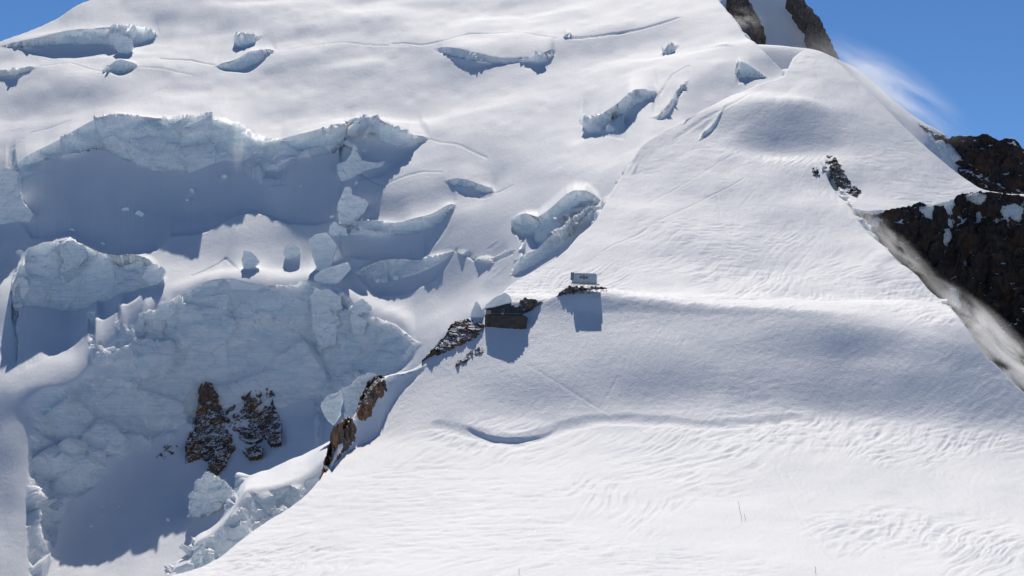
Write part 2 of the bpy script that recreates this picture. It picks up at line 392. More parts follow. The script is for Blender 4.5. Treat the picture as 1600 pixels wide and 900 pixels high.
# ---- the ridge above the huts
BR = [R(560, 800),
    [(700, 470, 812), (1000, 468, 815), (1250, 482, 815), (1450, 500, 806), (1700, 520, 790)],
    [(700, 455, 838), (1000, 455, 840), (1250, 460, 842), (1450, 466, 836), (1700, 470, 830)],
    [(700, 425, 866), (1000, 425, 868), (1250, 420, 878), (1450, 420, 868), (1700, 420, 860)],
    [(700, 350, 922), (1000, 350, 924), (1150, 345, 935), (1300, 330, 950), (1500, 340, 950), (1700, 350, 940)],
    [(700, 275, 985), (1000, 275, 985), (1150, 262, 995), (1300, 262, 1000), (1500, 285, 1000), (1700, 300, 990)],
    [(700, 210, 1030), (1000, 210, 1032), (1150, 195, 1040), (1230, 178, 1052), (1320, 195, 1045), (1500, 230, 1040), (1700, 250, 1030)],
    [(700, 150, 1095), (1000, 150, 1092), (1150, 140, 1090), (1230, 120, 1105), (1320, 125, 1105), (1500, 170, 1090), (1700, 190, 1080)],
    [(700, 70, 1180), (1000, 70, 1180), (1150, 75, 1170), (1260, 70, 1165), (1400, 60, 1180), (1700, 90, 1180)],
    [(700, 0, 1279), (1260, 0, 1279), (1700, 0, 1279)]]
B = Sheet(745, 1900, 1.7, 801, 1280, BR)
B0 = B.z.copy()
B.step([(1066, 196), (1080, 175), (1100, 168), (1112, 163)], [(1066, 197), (1080, 183), (1100, 173), (1112, 164)], [(1066, 198), (1080, 187), (1095, 180), (1112, 165)], W=6, m0=.3)
B.step([(1090, 218), (1100, 202), (1118, 186), (1138, 165)], [(1090, 219), (1100, 208), (1118, 191), (1138, 166)], [(1090, 220), (1100, 212), (1118, 195), (1138, 167)], W=6, m0=.3)
B.bump((1225, 222), (30, 15), -5.2); B.bump((1215, 168), (28, 12), 4.0); B.bump((1150, 290), (22, 16), 1.5); B.bump((1330, 290), (14, 16), -2)
B.bump((1100, 380), (26, 18), 1.2); B.bump((1320, 400), (18, 14), -1.0)
B.groove([(940, 395), (1000, 362), (1060, 330), (1105, 305), (1160, 280)], .7, .35)
B.groove([(1120, 300), (1126, 340), (1143, 385), (1163, 412), (1192, 442)], .8, .25)
B.groove([(1000, 262), (1060, 232), (1100, 212), (1140, 186), (1190, 156), (1238, 120)], 3.2, -1.8); B.groove([(1060, 214), (1100, 186), (1150, 160), (1200, 138)], 2.4, .9)
B.bump((1120, 200), (8, 10), -1.2); B.bump((1180, 150), (10, 8), 1.0); B.bump((1060, 300), (26, 20), -1.4); B.bump((1000, 330), (16, 20), 1.0); B.bump((1230, 330), (22, 16), 1.2); B.bump((1180, 420), (30, 14), -.8)
B.groove([(1160, 225), (1190, 250), (1225, 272)], .6, .3)
B.crest([(745, 492), (770, 470), (800, 442), (850, 416), (880, 396), (905, 367), (932, 341), (950, 310), (980, 264), (1000, 232), (1040, 205), (1080, 183), (1120, 162), (1150, 146), (1200, 127), (1224, 118), (1236, 98), (1248, 83), (1262, 78),
         (1285, 82), (1310, 97), (1340, 125), (1380, 165), (1420, 205), (1460, 242), (1500, 272), (1540, 296), (1600, 303), (1720, 312)], back=.7, kk=.012)
front_edge = poly([(1283, 256), (1300, 290), (1330, 330), (1360, 365), (1400, 402), (1440, 440), (1470, 466), (1480, 474), (1720, 560)], B.u) + 2.2 * noise1(B.u, 26, 5) + 1.0 * noise1(B.u, 8, 6)
cliff_top = poly([(1283, 254), (1300, 276), (1320, 300), (1345, 330), (1390, 330), (1440, 324), (1480, 314), (1520, 304), (1560, 306), (1600, 310), (1720, 320)], B.u)
cliff_d = {}
for i in np.nonzero(B.u > 1283)[0]:
    k1, k2 = B.first(i, front_edge[i]), B.first(i, cliff_top[i])
    if k1 is None or k2 is None or k2 <= k1: continue
    x = B.d[k1:k2] - B.d[k1]
    drop = B.z[i, k1] + np.where(x < 14, .05 * x - .03 * x * x, .05 * 14 - .03 * 196 - 1.8 * (x - 14))
    y = B.d[k2] - B.d[k1:k2]
    wall = B.z[i, k2] - 6.0 * y
    cliff_d[round(float(B.u[i]), 1)] = (float(B.d[k2]), float(B.z[i, k2]))
    B.z[i, k1:k2] = np.minimum(B.z[i, k1:k2], np.maximum(drop, wall))
    if B.u[i] > 1474:                          # right of the shoulder the ground falls away out of sight
        va = float(np.interp(B.u[i], [1474, 1500, 1530, 1560, 1600, 1660, 1720], [474, 497, 540, 572, 614, 680, 740]))
        lim = (V0 - va - 6) / F * 790 - 1.6 * (B.d[:k2] - 801)
        B.z[i, :k2] = np.minimum(B.z[i, :k2], np.maximum(lim, B.z[i, k2] - 6.0 * (B.d[k2] - B.d[:k2])))

# ---- the broken glacier on the left
CR = [R(1010, 835),
    [(-80, 910, 866), (0, 902, 870), (38, 900, 876), (95, 895, 899), (140, 893, 901), (215, 850, 913), (300, 818, 922), (360, 785, 930), (400, 748, 940), (450, 715, 950), (500, 692, 955), (560, 668, 958), (640, 600, 946), (800, 560, 900), (1320, 540, 880)],
    [(-80, 800, 905), (0, 790, 910), (38, 780, 916), (95, 785, 944), (140, 772, 955), (215, 750, 965), (300, 738, 972), (360, 715, 978), (400, 700, 980), (450, 675, 983), (500, 655, 981), (560, 630, 975), (640, 566, 960), (700, 550, 945), (800, 520, 915), (1320, 500, 890)],
    [(-80, 672, 948), (0, 668, 950), (38, 672, 952), (80, 690, 957), (115, 692, 962), (150, 700, 972), (215, 690, 985), (285, 662, 1003), (330, 650, 1010), (400, 640, 1011), (480, 628, 1009), (560, 595, 996), (620, 556, 982), (650, 538, 969), (700, 534, 954), (750, 520, 944), (800, 505, 930), (1000, 450, 910), (1320, 430, 900)],
    [(-80, 625, 960), (0, 616, 966), (60, 606, 971), (115, 594, 980), (150, 560, 994), (200, 515, 1009), (240, 482, 1018), (290, 460, 1024), (330, 441, 1028), (355, 439, 1029), (400, 446, 1027), (450, 447, 1027), (490, 441, 1024), (520, 446, 1020), (545, 462, 1012), (570, 490, 1003), (600, 500, 996), (625, 512, 985), (650, 525, 974), (700, 519, 961), (750, 500, 951), (800, 478, 940), (900, 430, 925), (1000, 390, 920), (1320, 370, 915)],
    [(-80, 560, 1000), (0, 556, 1002), (110, 540, 1007), (160, 500, 1018), (215, 462, 1030), (290, 432, 1045), (400, 415, 1052), (480, 415, 1050), (545, 440, 1034), (600, 455, 1025), (650, 470, 1010), (700, 470, 998), (750, 462, 985), (800, 440, 970), (850, 415, 958), (900, 385, 950), (1000, 310, 958), (1100, 260, 1000), (1320, 230, 1040)],
    [(-80, 390, 1080), (0, 388, 1080), (245, 380, 1079), (330, 362, 1084), (400, 345, 1090), (460, 350, 1082), (520, 350, 1075), (600, 345, 1066), (700, 328, 1062), (800, 308, 1050), (900, 278, 1030), (1000, 232, 1022), (1060, 200, 1050), (1100, 178, 1078), (1200, 135, 1115), (1320, 110, 1140)],
    [(-80, 262, 1152), (0, 250, 1158), (100, 215, 1166), (250, 185, 1186), (345, 178, 1192), (440, 205, 1172), (530, 200, 1168), (600, 200, 1160), (700, 225, 1128), (800, 226, 1114), (900, 198, 1104), (1000, 150, 1110), (1100, 115, 1130), (1200, 88, 1150), (1320, 60, 1180)],
    [(-80, 130, 1262), (0, 122, 1264), (200, 105, 1272), (500, 95, 1272), (700, 100, 1242), (800, 105, 1226), (1000, 68, 1216), (1100, 48, 1212), (1200, 35, 1220), (1320, 10, 1240)],
    [(-80, 30, 1365), (0, 20, 1372), (200, 0, 1390), (500, 0, 1380), (800, 0, 1352), (1000, -14, 1325), (1100, -20, 1320), (1320, -50, 1330)],
    R(-130, 1560), R(-200, 1699)]
C = Sheet(-75, 1300, 1.6, 836, 1700, CR)
# near to far
C.step([(18, 442), (28, 425), (42, 402), (65, 388), (85, 380), (110, 373), (135, 385), (160, 398), (185, 402), (210, 398), (232, 402), (250, 420)],
       [(18, 500), (40, 488), (75, 490), (110, 490), (150, 480), (200, 462), (232, 448), (250, 430)],
       [(18, 520), (28, 592), (45, 582), (75, 568), (115, 545), (145, 516), (175, 496), (200, 480), (214, 472), (232, 456), (250, 432)], W=18, p=1.1, jit=1.6, seed=4, curve=False)
for i in np.nonzero((C.u > 300) & (C.u < 520))[0]:
    w_ = float(np.sin(np.pi * (C.u[i] - 300) / 220)) ** .6; kt = C.first(i, 470); kb = C.first(i, 610)
    if kt is None or kb is None or kb >= kt: continue
    t_ = np.linspace(0, 1, kt - kb); C.z[i, kb:kt] -= w_ * 9 * np.sin(np.pi * t_) ** .8 * t_
for uu, hh, ww in ((262, 3.2, 9), (300, 2.2, 6), (545, 3.0, 9), (228, 2.6, 8), (190, 2.2, 7), (150, 2.4, 8), (500, 2.0, 6)):      # buttresses between the hollows of the wall
    for i in np.nonzero(abs(C.u - uu) < 3 * ww)[0]:
        v_ = C.vrow(i); C.z[i] += hh * math.exp(-((C.u[i] - uu) / ww) ** 2) * sstep(720, 640, v_) * sstep(452, 500, v_)
C.step([(555, 424), (575, 412), (600, 405), (640, 402), (680, 402), (712, 399)], [(555, 426), (575, 432), (600, 437), (625, 432), (660, 420), (690, 410), (712, 400)],
       [(555, 427), (572, 442), (590, 456), (620, 456), (660, 447), (690, 430), (712, 401)], W=10, jit=.8, seed=5)
C.step([(798, 434), (812, 408), (830, 395), (850, 379), (885, 352), (922, 328), (934, 324)], [(798, 438), (812, 428), (830, 418), (850, 405), (880, 383), (905, 355), (934, 326)],
       [(798, 440), (812, 436), (830, 428), (850, 417), (880, 398), (905, 369), (932, 342), (934, 330)], W=8, m0=.1, seed=6)
C.step([(800, 372), (811, 347), (822, 344), (840, 346), (855, 334), (870, 320), (885, 306), (897, 299), (915, 298), (928, 306), (940, 312)], [(800, 373), (811, 352), (822, 372), (840, 390), (855, 372), (880, 350), (905, 334), (925, 320), (940, 313)],
       [(800, 374), (811, 380), (818, 402), (840, 391), (855, 376), (880, 356), (905, 338), (925, 324), (940, 314)], W=8, m0=.5, seed=7, curve=False)
C.step([(526, 374), (538, 347), (555, 344), (575, 346), (600, 351), (622, 353), (645, 345), (680, 334), (700, 322), (714, 317)], [(526, 375), (538, 362), (555, 364), (575, 366), (600, 369), (640, 368), (670, 359), (695, 345), (714, 320)],
       [(526, 376), (538, 400), (575, 404), (615, 401), (655, 405), (678, 388), (695, 365), (706, 340), (714, 321)], W=40, m0=.12, jit=.3, seed=8)
C.step([(690, 288), (705, 284), (725, 281), (745, 283), (765, 290), (775, 298)], [(690, 288), (705, 287), (725, 287), (745, 290), (765, 295), (775, 299)], [(690, 289), (705, 296), (725, 302), (745, 306), (762, 310), (775, 300)], W=25, m0=.4, seed=9)
C.step([(8, 292), (24, 260), (40, 249), (70, 235), (110, 212), (150, 195), (180, 187), (230, 183), (285, 182), (312, 186), (335, 183), (352, 183), (375, 194), (400, 208), (440, 217), (480, 212), (510, 206), (526, 202), (541, 198), (556, 195), (575, 195), (590, 199), (610, 208), (640, 218), (672, 219)],
       [(8, 293), (24, 272), (40, 262), (70, 252), (110, 246), (150, 236), (185, 250), (215, 256), (240, 264), (300, 262), (350, 242), (400, 238), (440, 241), (480, 250), (524, 247), (530, 236), (553, 232), (556, 226), (575, 222), (600, 233), (625, 238), (650, 230), (672, 220)],
       [(8, 294), (20, 330), (30, 345), (50, 374), (80, 369), (110, 363), (140, 376), (170, 390), (215, 391), (245, 385), (265, 362), (300, 361), (325, 356), (345, 344), (370, 331), (395, 327), (412, 332), (432, 343), (455, 351), (490, 352), (520, 345), (545, 312), (560, 292), (597, 287), (615, 275), (640, 250), (672, 221)], W=60, p=1.35, jit=.7, seed=10, curve=False, sm=9, push=[(524, 0), (536, 4), (546, 4), (558, 0)])
C.step([(903, 186), (918, 187), (930, 186), (945, 178), (968, 160), (988, 143), (1008, 140), (1032, 146)], [(903, 187), (918, 196), (930, 199), (945, 194), (968, 180), (988, 165), (1008, 155), (1032, 147)],
       [(903, 188), (918, 206), (930, 212), (955, 214), (975, 215), (979, 194), (998, 172), (1032, 148)], W=40, seed=12)
C.step([(1013, 178), (1030, 174), (1045, 160), (1060, 140), (1078, 128)], [(1013, 179), (1030, 180), (1045, 168), (1060, 148), (1078, 130)], [(1013, 180), (1025, 183), (1035, 182), (1048, 170), (1062, 150), (1078, 131)], W=25, seed=13)
C.step([(156, 119), (172, 107), (188, 99), (205, 103), (219, 109)], [(156, 120), (172, 119), (188, 121), (205, 115), (219, 110)], [(156, 120), (172, 122), (185, 125), (205, 118), (219, 110)], W=12, seed=14)
C.step([(-75, 118), (0, 117), (40, 114), (64, 111)], [(-75, 126), (0, 126), (20, 124), (40, 120), (64, 112)], [(-75, 134), (0, 133), (25, 131), (45, 124), (64, 112)], W=20, seed=15)
C.step([(332, 98), (350, 93), (375, 83), (395, 75), (415, 75), (434, 79)], [(332, 98), (350, 101), (370, 104), (395, 97), (415, 86), (434, 79)], [(332, 99), (355, 106), (385, 108), (400, 103), (415, 92), (434, 80)], W=22, seed=16)
C.step([(676, 83), (700, 83), (730, 87), (760, 94), (790, 97), (830, 95), (850, 87), (870, 84)], [(676, 84), (705, 89), (735, 96), (770, 104), (800, 103), (830, 101), (850, 98), (870, 85)], [(676, 84), (705, 100), (735, 110), (780, 107), (830, 103), (848, 105), (870, 86)], W=22, m0=.4, seed=17)
C.step([(-75, 90), (0, 79), (50, 68), (100, 52), (150, 39), (200, 33), (225, 35), (250, 43)], [(-75, 91), (0, 81), (50, 79), (100, 72), (140, 66), (180, 60), (210, 50), (250, 44)], [(-75, 92), (0, 83), (45, 89), (88, 98), (130, 94), (175, 88), (195, 74), (220, 58), (250, 45)], W=20, seed=18)
C.step([(363, 56), (385, 53), (416, 50)], [(363, 56), (375, 64), (395, 59), (416, 51)], [(363, 57), (378, 70), (395, 62), (416, 51)], W=12, seed=19)
C.step([(1030, 78), (1045, 66), (1066, 60)], [(1030, 79), (1045, 74), (1066, 61)], [(1030, 80), (1045, 77), (1066, 62)], W=12, seed=20)
C.step([(1086, 75), (1110, 73), (1135, 75), (1155, 80)], [(1086, 75), (1110, 75), (1135, 78), (1155, 80)], [(1086, 76), (1110, 78), (1135, 81), (1155, 81)], W=12, seed=21)
C.step([(880, 58), (890, 62), (897, 70)], [(880, 59), (890, 67), (897, 71)], [(880, 59), (888, 72), (897, 72)], W=8, seed=22)
C.step([(1148, 122), (1155, 106), (1170, 110), (1192, 124), (1200, 128)], [(1148, 130), (1155, 130), (1170, 130), (1192, 130), (1200, 130)], [(1148, 145), (1155, 142), (1170, 138), (1192, 132), (1200, 131)], W=15, m0=.15, seed=23, curve=False)
for i in np.nonzero(C.u > 770)[0]:      # the glacier stays under the ridge sheet until it comes out behind its crest
    j = int(np.argmin(abs(B.u - C.u[i]))); zb = np.interp(C.d, B.d, B.z[j], left=1e9, right=1e9)
    kc = int(np.argmin(B.vrow(j))); q = (C.d < B.d[kc] + 2)
    C.z[i, q] = np.minimum(C.z[i, q], zb[q] - np.clip((B.d[kc] + 2 - C.d[q]) * .08, .3, 2.5))
for ln, w_, dp in (([(895, 70), (930, 66), (980, 55), (1060, 34)], 1.3, 1.6), ([(612, 78), (660, 80), (735, 64), (800, 60), (868, 72)], 1.2, 1.3), ([(250, 92), (300, 90), (335, 97)], 1.3, 1.4), ([(432, 80), (500, 76), (570, 78), (640, 82)], 1.0, .9),
                   ([(219, 110), (250, 108), (300, 112)], 1.0, .9), ([(64, 112), (110, 104), (155, 118)], 1.0, .9), ([(20, 238), (50, 205), (110, 180)], 1.0, .9), ([(670, 222), (720, 232), (760, 250)], 1.0, .8), ([(545, 275), (600, 300), (660, 276), (690, 275)], .9, .8),
                   ([(714, 398), (745, 412), (775, 415), (800, 405)], 1.2, 1.5), ([(1032, 146), (1050, 120), (1075, 110)], 1.2, 1.4), ([(776, 300), (800, 290)], 1.0, .9), ([(300, 430), (340, 410), (352, 400), (372, 424)], 1.0, 1.2), ([(120, 200), (180, 160), (260, 130)], .9, .5), ([(155, 125), (100, 160), (60, 190)], .9, .5)):
    C.groove(ln, w_, dp)
C.bump((800, 75), (22, 30), 3.0); C.bump((600, 235), (22, 24), 2.5); C.bump((640, 320), (20, 20), 2.0); C.bump((330, 130), (50, 40), -3); C.bump((700, 170), (40, 40), -2.5); C.bump((560, 60), (60, 40), 3); C.bump((250, 40), (40, 40), -3); C.bump((870, 130), (40, 40), 2.5); C.bump((790, 270), (30, 30), -2.5); C.bump((850, 250), (20, 40), 2.0)
C.crest([(-75, 108), (0, 74), (40, 57), (85, 35), (98, 29), (130, 12), (165, -1), (250, -50), (400, -125), (1050, -125), (1100, -45), (1130, 14), (1150, 37), (1180, 75), (1212, 107), (1240, 132), (1300, 180)], back=.5, kk=.006)

# ---- broken ice edge between the shoulder and the cirque
Dr = [[(220, 1010, 600), (300, 960, 628), (400, 890, 665), (500, 800, 702), (560, 740, 722)],
      [(220, 940, 612), (257, 908, 622), (275, 882, 632), (297, 866, 641), (303, 846, 646), (330, 829, 656), (358, 801, 668), (368, 786, 674), (385, 762, 684), (420, 757, 694), (450, 750, 703), (480, 735, 714), (505, 714, 724), (560, 690, 736)],
      [(220, 930, 640), (257, 900, 645), (275, 877, 652), (297, 862, 660), (303, 841, 664), (330, 824, 674), (358, 795, 690), (368, 768, 715), (385, 748, 740), (395, 742, 750), (420, 734, 760), (450, 719, 770), (480, 706, 780), (505, 693, 788), (560, 670, 800)]]
Dr.append([(u, v + 120, d + 75) for u, v, d in Dr[2]])
DS = Sheet(222, 516, 1.0, 590, 880, Dr)

# ---- slopes behind the ridge, in shade, and the far snow skyline on the right
G = Sheet(1180, 1850, 2.0, 1200, 1500, [R(420, 1200), [(1180, 110, 1270), (1262, 105, 1272), (1400, 196, 1265), (1450, 235, 1258), (1490, 345, 1255), (1720, 430, 1250)],
    [(1180, 70, 1300), (1262, 76, 1300), (1330, 104, 1300), (1400, 160, 1300), (1440, 190, 1300), (1478, 212, 1300), (1500, 240, 1300), (1560, 300, 1300), (1720, 400, 1300)],
    [(1180, 250, 1499), (1720, 460, 1499)]])
FS_RIB = [(1204, 6), (1222, 24), (1240, 42), (1262, 64)]
FS = Sheet(1085, 1330, 1.7, 1300, 1700, [R(330, 1300), [(1085, 130, 1420), (1330, 130, 1420)], [(1085, -60, 1475), (1210, -40, 1475), (1240, -5, 1478), (1275, 35, 1465), (1292, 62, 1455), (1312, 95, 1440), (1330, 130, 1425)],
    [(1085, 100, 1690), (1210, 120, 1690), (1330, 300, 1690)]])

FS.groove(FS_RIB, 3.0, -6.0)
for ln in ([(980, 330), (1050, 300), (1110, 262), (1150, 240)], [(1010, 350), (1060, 345), (1120, 330), (1180, 322), (1250, 330)], [(1060, 420), (1110, 400), (1170, 392)], [(1230, 330), (1262, 372), (1290, 420)], [(960, 425), (1010, 405), (1050, 398)], [(1180, 300), (1150, 330), (1142, 380)]): B.groove(ln, .8, .22)
for ln in ([(1220, 560), (1300, 590), (1380, 640)], [(1420, 560), (1480, 620), (1560, 690)], [(1400, 760), (1450, 800), (1540, 840)], [(1180, 700), (1230, 740), (1250, 770)]): A.groove(ln, .8, .22)
shoulder = A.build('snow_slope', M_SNOW, 560, seed=3, und=.5, undw=24, sas=.28, icelo=70, icehi=80)
ridge = B.build('snow_ridge', M_SNOW, 480, seed=13, und=.55, undw=18, sas=.26, icelo=58, icehi=70)
glacier = C.build('glacier', M_GLAC, 860, seed=23, roll=3.6, und=1.1, undw=26, sas=.08, rough=1.35, fbig=5.0, fsize=(21., 21., 15.))
icefall = DS.build('icefall', M_BLOCK, 240, seed=33, rough=1.6, und=.4)
farslope = G.build('far_snow_slope', M_SNOW, 120, seed=43)
couloir = FS.build('couloir', M_SNOW, 120, seed=53, icelo=75, icehi=85)

# the snowfield the photographer stands on: it runs under and behind the camera and throws light back at the walls
def snowfield():
    xs = np.concatenate([np.linspace(-3200, -500, 28), np.linspace(-470, 470, 60), np.linspace(500, 3200, 28)]); ys = np.concatenate([np.linspace(-3500, -200, 30), np.linspace(-180, 470, 70)])
    X, Y = np.meshgrid(xs, ys, indexing='ij'); r = np.hypot(X, Y)
    Z = -2.2 - 46 * sstep(10, 470, r) - .06 * np.maximum(r - 470, 0) + 1.2 * fbm(X / 60, Y / 60, X * 0, 3, 91) * sstep(8, 120, r)
    Z = np.minimum(Z, -1.9 - .066 * np.maximum(Y, 0))
    for i, x in enumerate(xs):                     # tuck under the shoulder, which takes over at its foot
        for j, y in enumerate(ys):
            if y > 355:
                u = x / y * F + 800
                if 60 <= u <= 1900: Z[i, j] = min(Z[i, j], A.top(u, max(y, 361)) - 1.5)
                elif u < 60: Z[i, j] -= (y - 355) * .35
    idx = np.arange(X.size).reshape(X.shape); V = np.stack([X, Y, Z], -1).reshape(-1, 3)
    fa = np.stack([idx[:-1, :-1], idx[1:, :-1], idx[1:, 1:], idx[:-1, 1:]], -1).reshape(-1, 4)
    o = mesh_obj('snowfield', V, [tuple(int(k) for k in f) for f in fa], M_SNOW, smooth=True); o['kind'] = 'structure'
snowfield()

# ------------------------------------------------------------------ rock
def inside(poly_, u, v):
    c = False; n = len(poly_)
    for i in range(n):
        (x1, y1), (x2, y2) = poly_[i], poly_[i - 1]
        if (y1 > v) != (y2 > v) and u < (x2 - x1) * (v - y1) / (y2 - y1) + x1: c = not c
    return c
def find(sheet, u, v):
    for k in range(0, 90, 3):
        d = sheet.hit(u, v + k)
        if d is not None: return d
    return None
def edge_dist(poly_, U, Vv):
    best = np.full(U.shape, 1e9)
    for i in range(len(poly_)):
        (x1, y1), (x2, y2) = poly_[i - 1], poly_[i]; dx, dy = x2 - x1, y2 - y1
        t = np.clip(((U - x1) * dx + (Vv - y1) * dy) / (dx * dx + dy * dy + 1e-9), 0, 1)
        best = np.minimum(best, np.hypot(U - x1 - t * dx, Vv - y1 - t * dy))
    return best
def outcrop(name, label, sheet, polys, amp, lift, mat, seed, size=(3.2, 3.2, 4.2), st=.8, thick=5., cat='rock', group=None, d_at=None, ice=False, smooth=False, ragged=1.0, edge=4.0):
    """bedrock (or broken ice) standing out of the snow: a block-faced body over the slope, closed behind, its foot sunk in the snow"""
    for p in polys:
        us, vs = [q[0] for q in p], [q[1] for q in p]
        gu = np.arange(min(us) - 3, max(us) + 3 + st, st); gv = np.arange(min(vs) - 3, max(vs) + 3 + st, st)
        U, Vv = np.meshgrid(gu, gv, indexing='ij')
        ins = np.array([[inside(p, a, c) for c in gv] for a in gu])
        sd = np.where(ins, 1, -1) * edge_dist(p, U, Vv) + ragged * fbm(U / 5, Vv / 5, U * 0, 3, seed + 2) * 1.6
        cg = slice(None, None, 4)            # slope distance on a coarse grid, then smooth between
        if d_at is None:
            cu, cv = gu[::4], gv[::4]
            Dc = np.array([[find(sheet, a, c) or np.nan for c in cv] for a in cu]); Dc = np.where(np.isnan(Dc), np.nanmean(Dc), Dc)
            T = np.array([np.interp(gv, cv, r) for r in Dc]); D = np.array([np.interp(gu, cu, T[:, k]) for k in range(T.shape[1])]).T
        else: D = np.vectorize(d_at)(U, Vv)
        D = np.asarray(D, float)
        Q = np.stack([(U - 800) / F * D, D, (V0 - Vv) / F * D], -1)
        q = Q.reshape(-1, 3)
        h = facets(q, size, seed, 1.0) + .42 * facets(q, [x * .42 for x in size], seed + 10, 1.0) + .16 * facets(q, [x * .18 for x in size], seed + 20, 1.0)
        h = h.reshape(U.shape)
        e = np.clip(sd / edge, -1, 1)
        off = amp * h * np.clip(.35 + e, 0, 1) + lift * (e - .15) + lift * .9 * np.clip(sd / 30, 0, 1)
        keep = sd > -2.2
        nrm = np.array((0, -.86, .5))
        Pf = Q + nrm * off[..., None]
        Pb = Q + np.array((0, thick * .8, -thick * .5))
        n, m = U.shape; fid = -np.ones(U.shape, int); cells = keep[:-1, :-1] & keep[1:, :-1] & keep[1:, 1:] & keep[:-1, 1:]
        # keep the largest joined piece only
        lab = np.zeros(cells.shape, int); cur = 0; sizes = {}
        for i0, j0 in zip(*np.nonzero(cells)):
            if lab[i0, j0]: continue
            cur += 1; stack = [(i0, j0)]; lab[i0, j0] = cur; c_ = 0
            while stack:
                i, j = stack.pop(); c_ += 1
                for a_, b_ in ((i + 1, j), (i - 1, j), (i, j + 1), (i, j - 1)):
                    if 0 <= a_ < n - 1 and 0 <= b_ < m - 1 and cells[a_, b_] and not lab[a_, b_]: lab[a_, b_] = cur; stack.append((a_, b_))
            sizes[cur] = c_
        cells = lab == max(sizes, key=sizes.get)
        I, J = np.nonzero(cells); N_ = n * m; idx = np.arange(N_).reshape(n, m)
        quads = np.stack([idx[I, J], idx[I, J + 1], idx[I + 1, J + 1], idx[I + 1, J]], -1)
        fa = [tuple(x) for x in quads] + [tuple(x[::-1] + N_) for x in quads]
        ec = {}
        for x in quads:
            for k in range(4): ec[(x[k], x[(k + 1) % 4])] = 1
        for (a_, b_) in list(ec):
            if (b_, a_) not in ec: fa.append((b_, a_, a_ + N_, b_ + N_))
        allv = np.concatenate([Pf.reshape(-1, 3), Pb.reshape(-1, 3)]); used = np.unique(np.concatenate([np.array(f) for f in fa])); mp = -np.ones(2 * N_, int); mp[used] = np.arange(len(used))
        pts = allv[used]; loc = pts.mean(0); loc[2] = pts[:, 2].min()
        o = mesh_obj(name, pts - loc, [tuple(int(mp[k]) for k in f) for f in fa], mat, smooth=smooth); o.location = loc
        if ice:
            at = o.data.attributes.new('ice', 'FLOAT', 'POINT'); at.data.foreach_set('value', np.ones(len(pts), np.float32))
        tag(o, label, cat, group)
    return o
outcrop('rock_outcrop', 'brown rock spur running down left from the dark hut', A,
    [[(661, 562), (672, 550), (684, 538), (698, 522), (706, 508), (714, 502), (730, 500), (745, 503), (757, 508), (757, 522), (742, 531), (722, 540), (700, 550), (680, 556)]], 1.4, .9, M_ROCK, 1, size=(4.2, 4.2, 5))
outcrop('rock_outcrop', 'thin broken band of dark rock in the snow below the spur and the hut', A,
    [[(705, 572), (715, 561), (735, 549), (752, 541), (764, 545), (760, 552), (735, 562), (718, 576)]], 1.0, .25, M_ROCK, 2, size=(2, 2, 2.4))
outcrop('rock_outcrop', 'rusty brown rock tooth standing lower on the ridge edge', A,
    [[(500, 744), (508, 722), (516, 690), (521, 668), (536, 656), (550, 652), (557, 662), (556, 684), (545, 700), (530, 716), (512, 735)]], 1.5, 1.2, M_ROCK, 3)
outcrop('rock_outcrop', 'brown rock rib above the rusty tooth on the ridge edge', A,
    [[(556, 655), (560, 634), (568, 612), (578, 594), (590, 586), (602, 592), (605, 612), (592, 622), (584, 634), (580, 648), (566, 658)]], 1.4, .9, M_ROCK, 4)
outcrop('rock_outcrop', 'rust brown rock face snow streaked below the great ice wall, larger left one', C,
    [[(312, 606), (320, 594), (330, 598), (342, 618), (346, 636), (352, 650), (364, 660), (365, 698), (350, 722), (336, 738), (324, 733), (330, 715), (290, 722), (288, 696), (304, 664), (312, 625)]], 1.9, 1.7, M_ROCK, 5, thick=9, size=(5, 5, 6.5))
outcrop('rock_outcrop', 'dark broken rock right of the rust brown face under the ice wall', C,
    [[(350, 648), (366, 630), (384, 618), (402, 604), (426, 608), (430, 640), (438, 662), (437, 688), (424, 692), (412, 678), (396, 690), (376, 684), (360, 672)]], 1.9, .6, M_ROCK, 6, thick=9, size=(4.5, 4.5, 5.5))
outcrop('rock_outcrop', 'small dark rock in snow under the broken rocks of the ice wall', C, [[(380, 703), (396, 694), (408, 698), (406, 709), (390, 711)]], 1.3, .6, M_ROCK, 7)
outcrop('rock_outcrop', 'small scattered rock left of the rust brown face in the shade', C, [[(246, 712), (258, 694), (278, 698), (272, 708), (258, 716)]], 1.2, .4, M_ROCK, 8)
outcrop('rock_outcrop', 'dark rocks carrying the deck of the silver hut', A,
    [[(870, 464), (880, 455), (890, 448), (902, 449), (932, 450), (933, 460), (905, 464), (884, 465)]], 0.7, .35, M_GREY, 9, size=(2.2, 2.2, 2.4), st=.6, edge=3)
outcrop('rock_outcrop', 'small dark rock step between the two huts', A, [[(810, 485), (814, 470), (821, 466), (834, 469), (850, 473), (851, 481), (836, 476), (824, 477), (818, 487)]], 0.35, .15, M_GREY, 10, size=(2, 2, 2.4), st=.6, edge=2.5)
outcrop('rock_outcrop', 'dark slanting rock rib on the white ridge slope', B,
    [[(1285, 250), (1293, 242), (1304, 246), (1318, 264), (1332, 284), (1345, 300), (1338, 310), (1318, 296), (1300, 280), (1288, 264)]], 1.5, .6, M_GREY, 11)
outcrop('rock_outcrop', 'small dark rock just left of the slanting rib', B, [[(1267, 266), (1275, 261), (1283, 265), (1280, 274), (1270, 274)]], 1.0, .7, M_GREY, 12, st=.6)

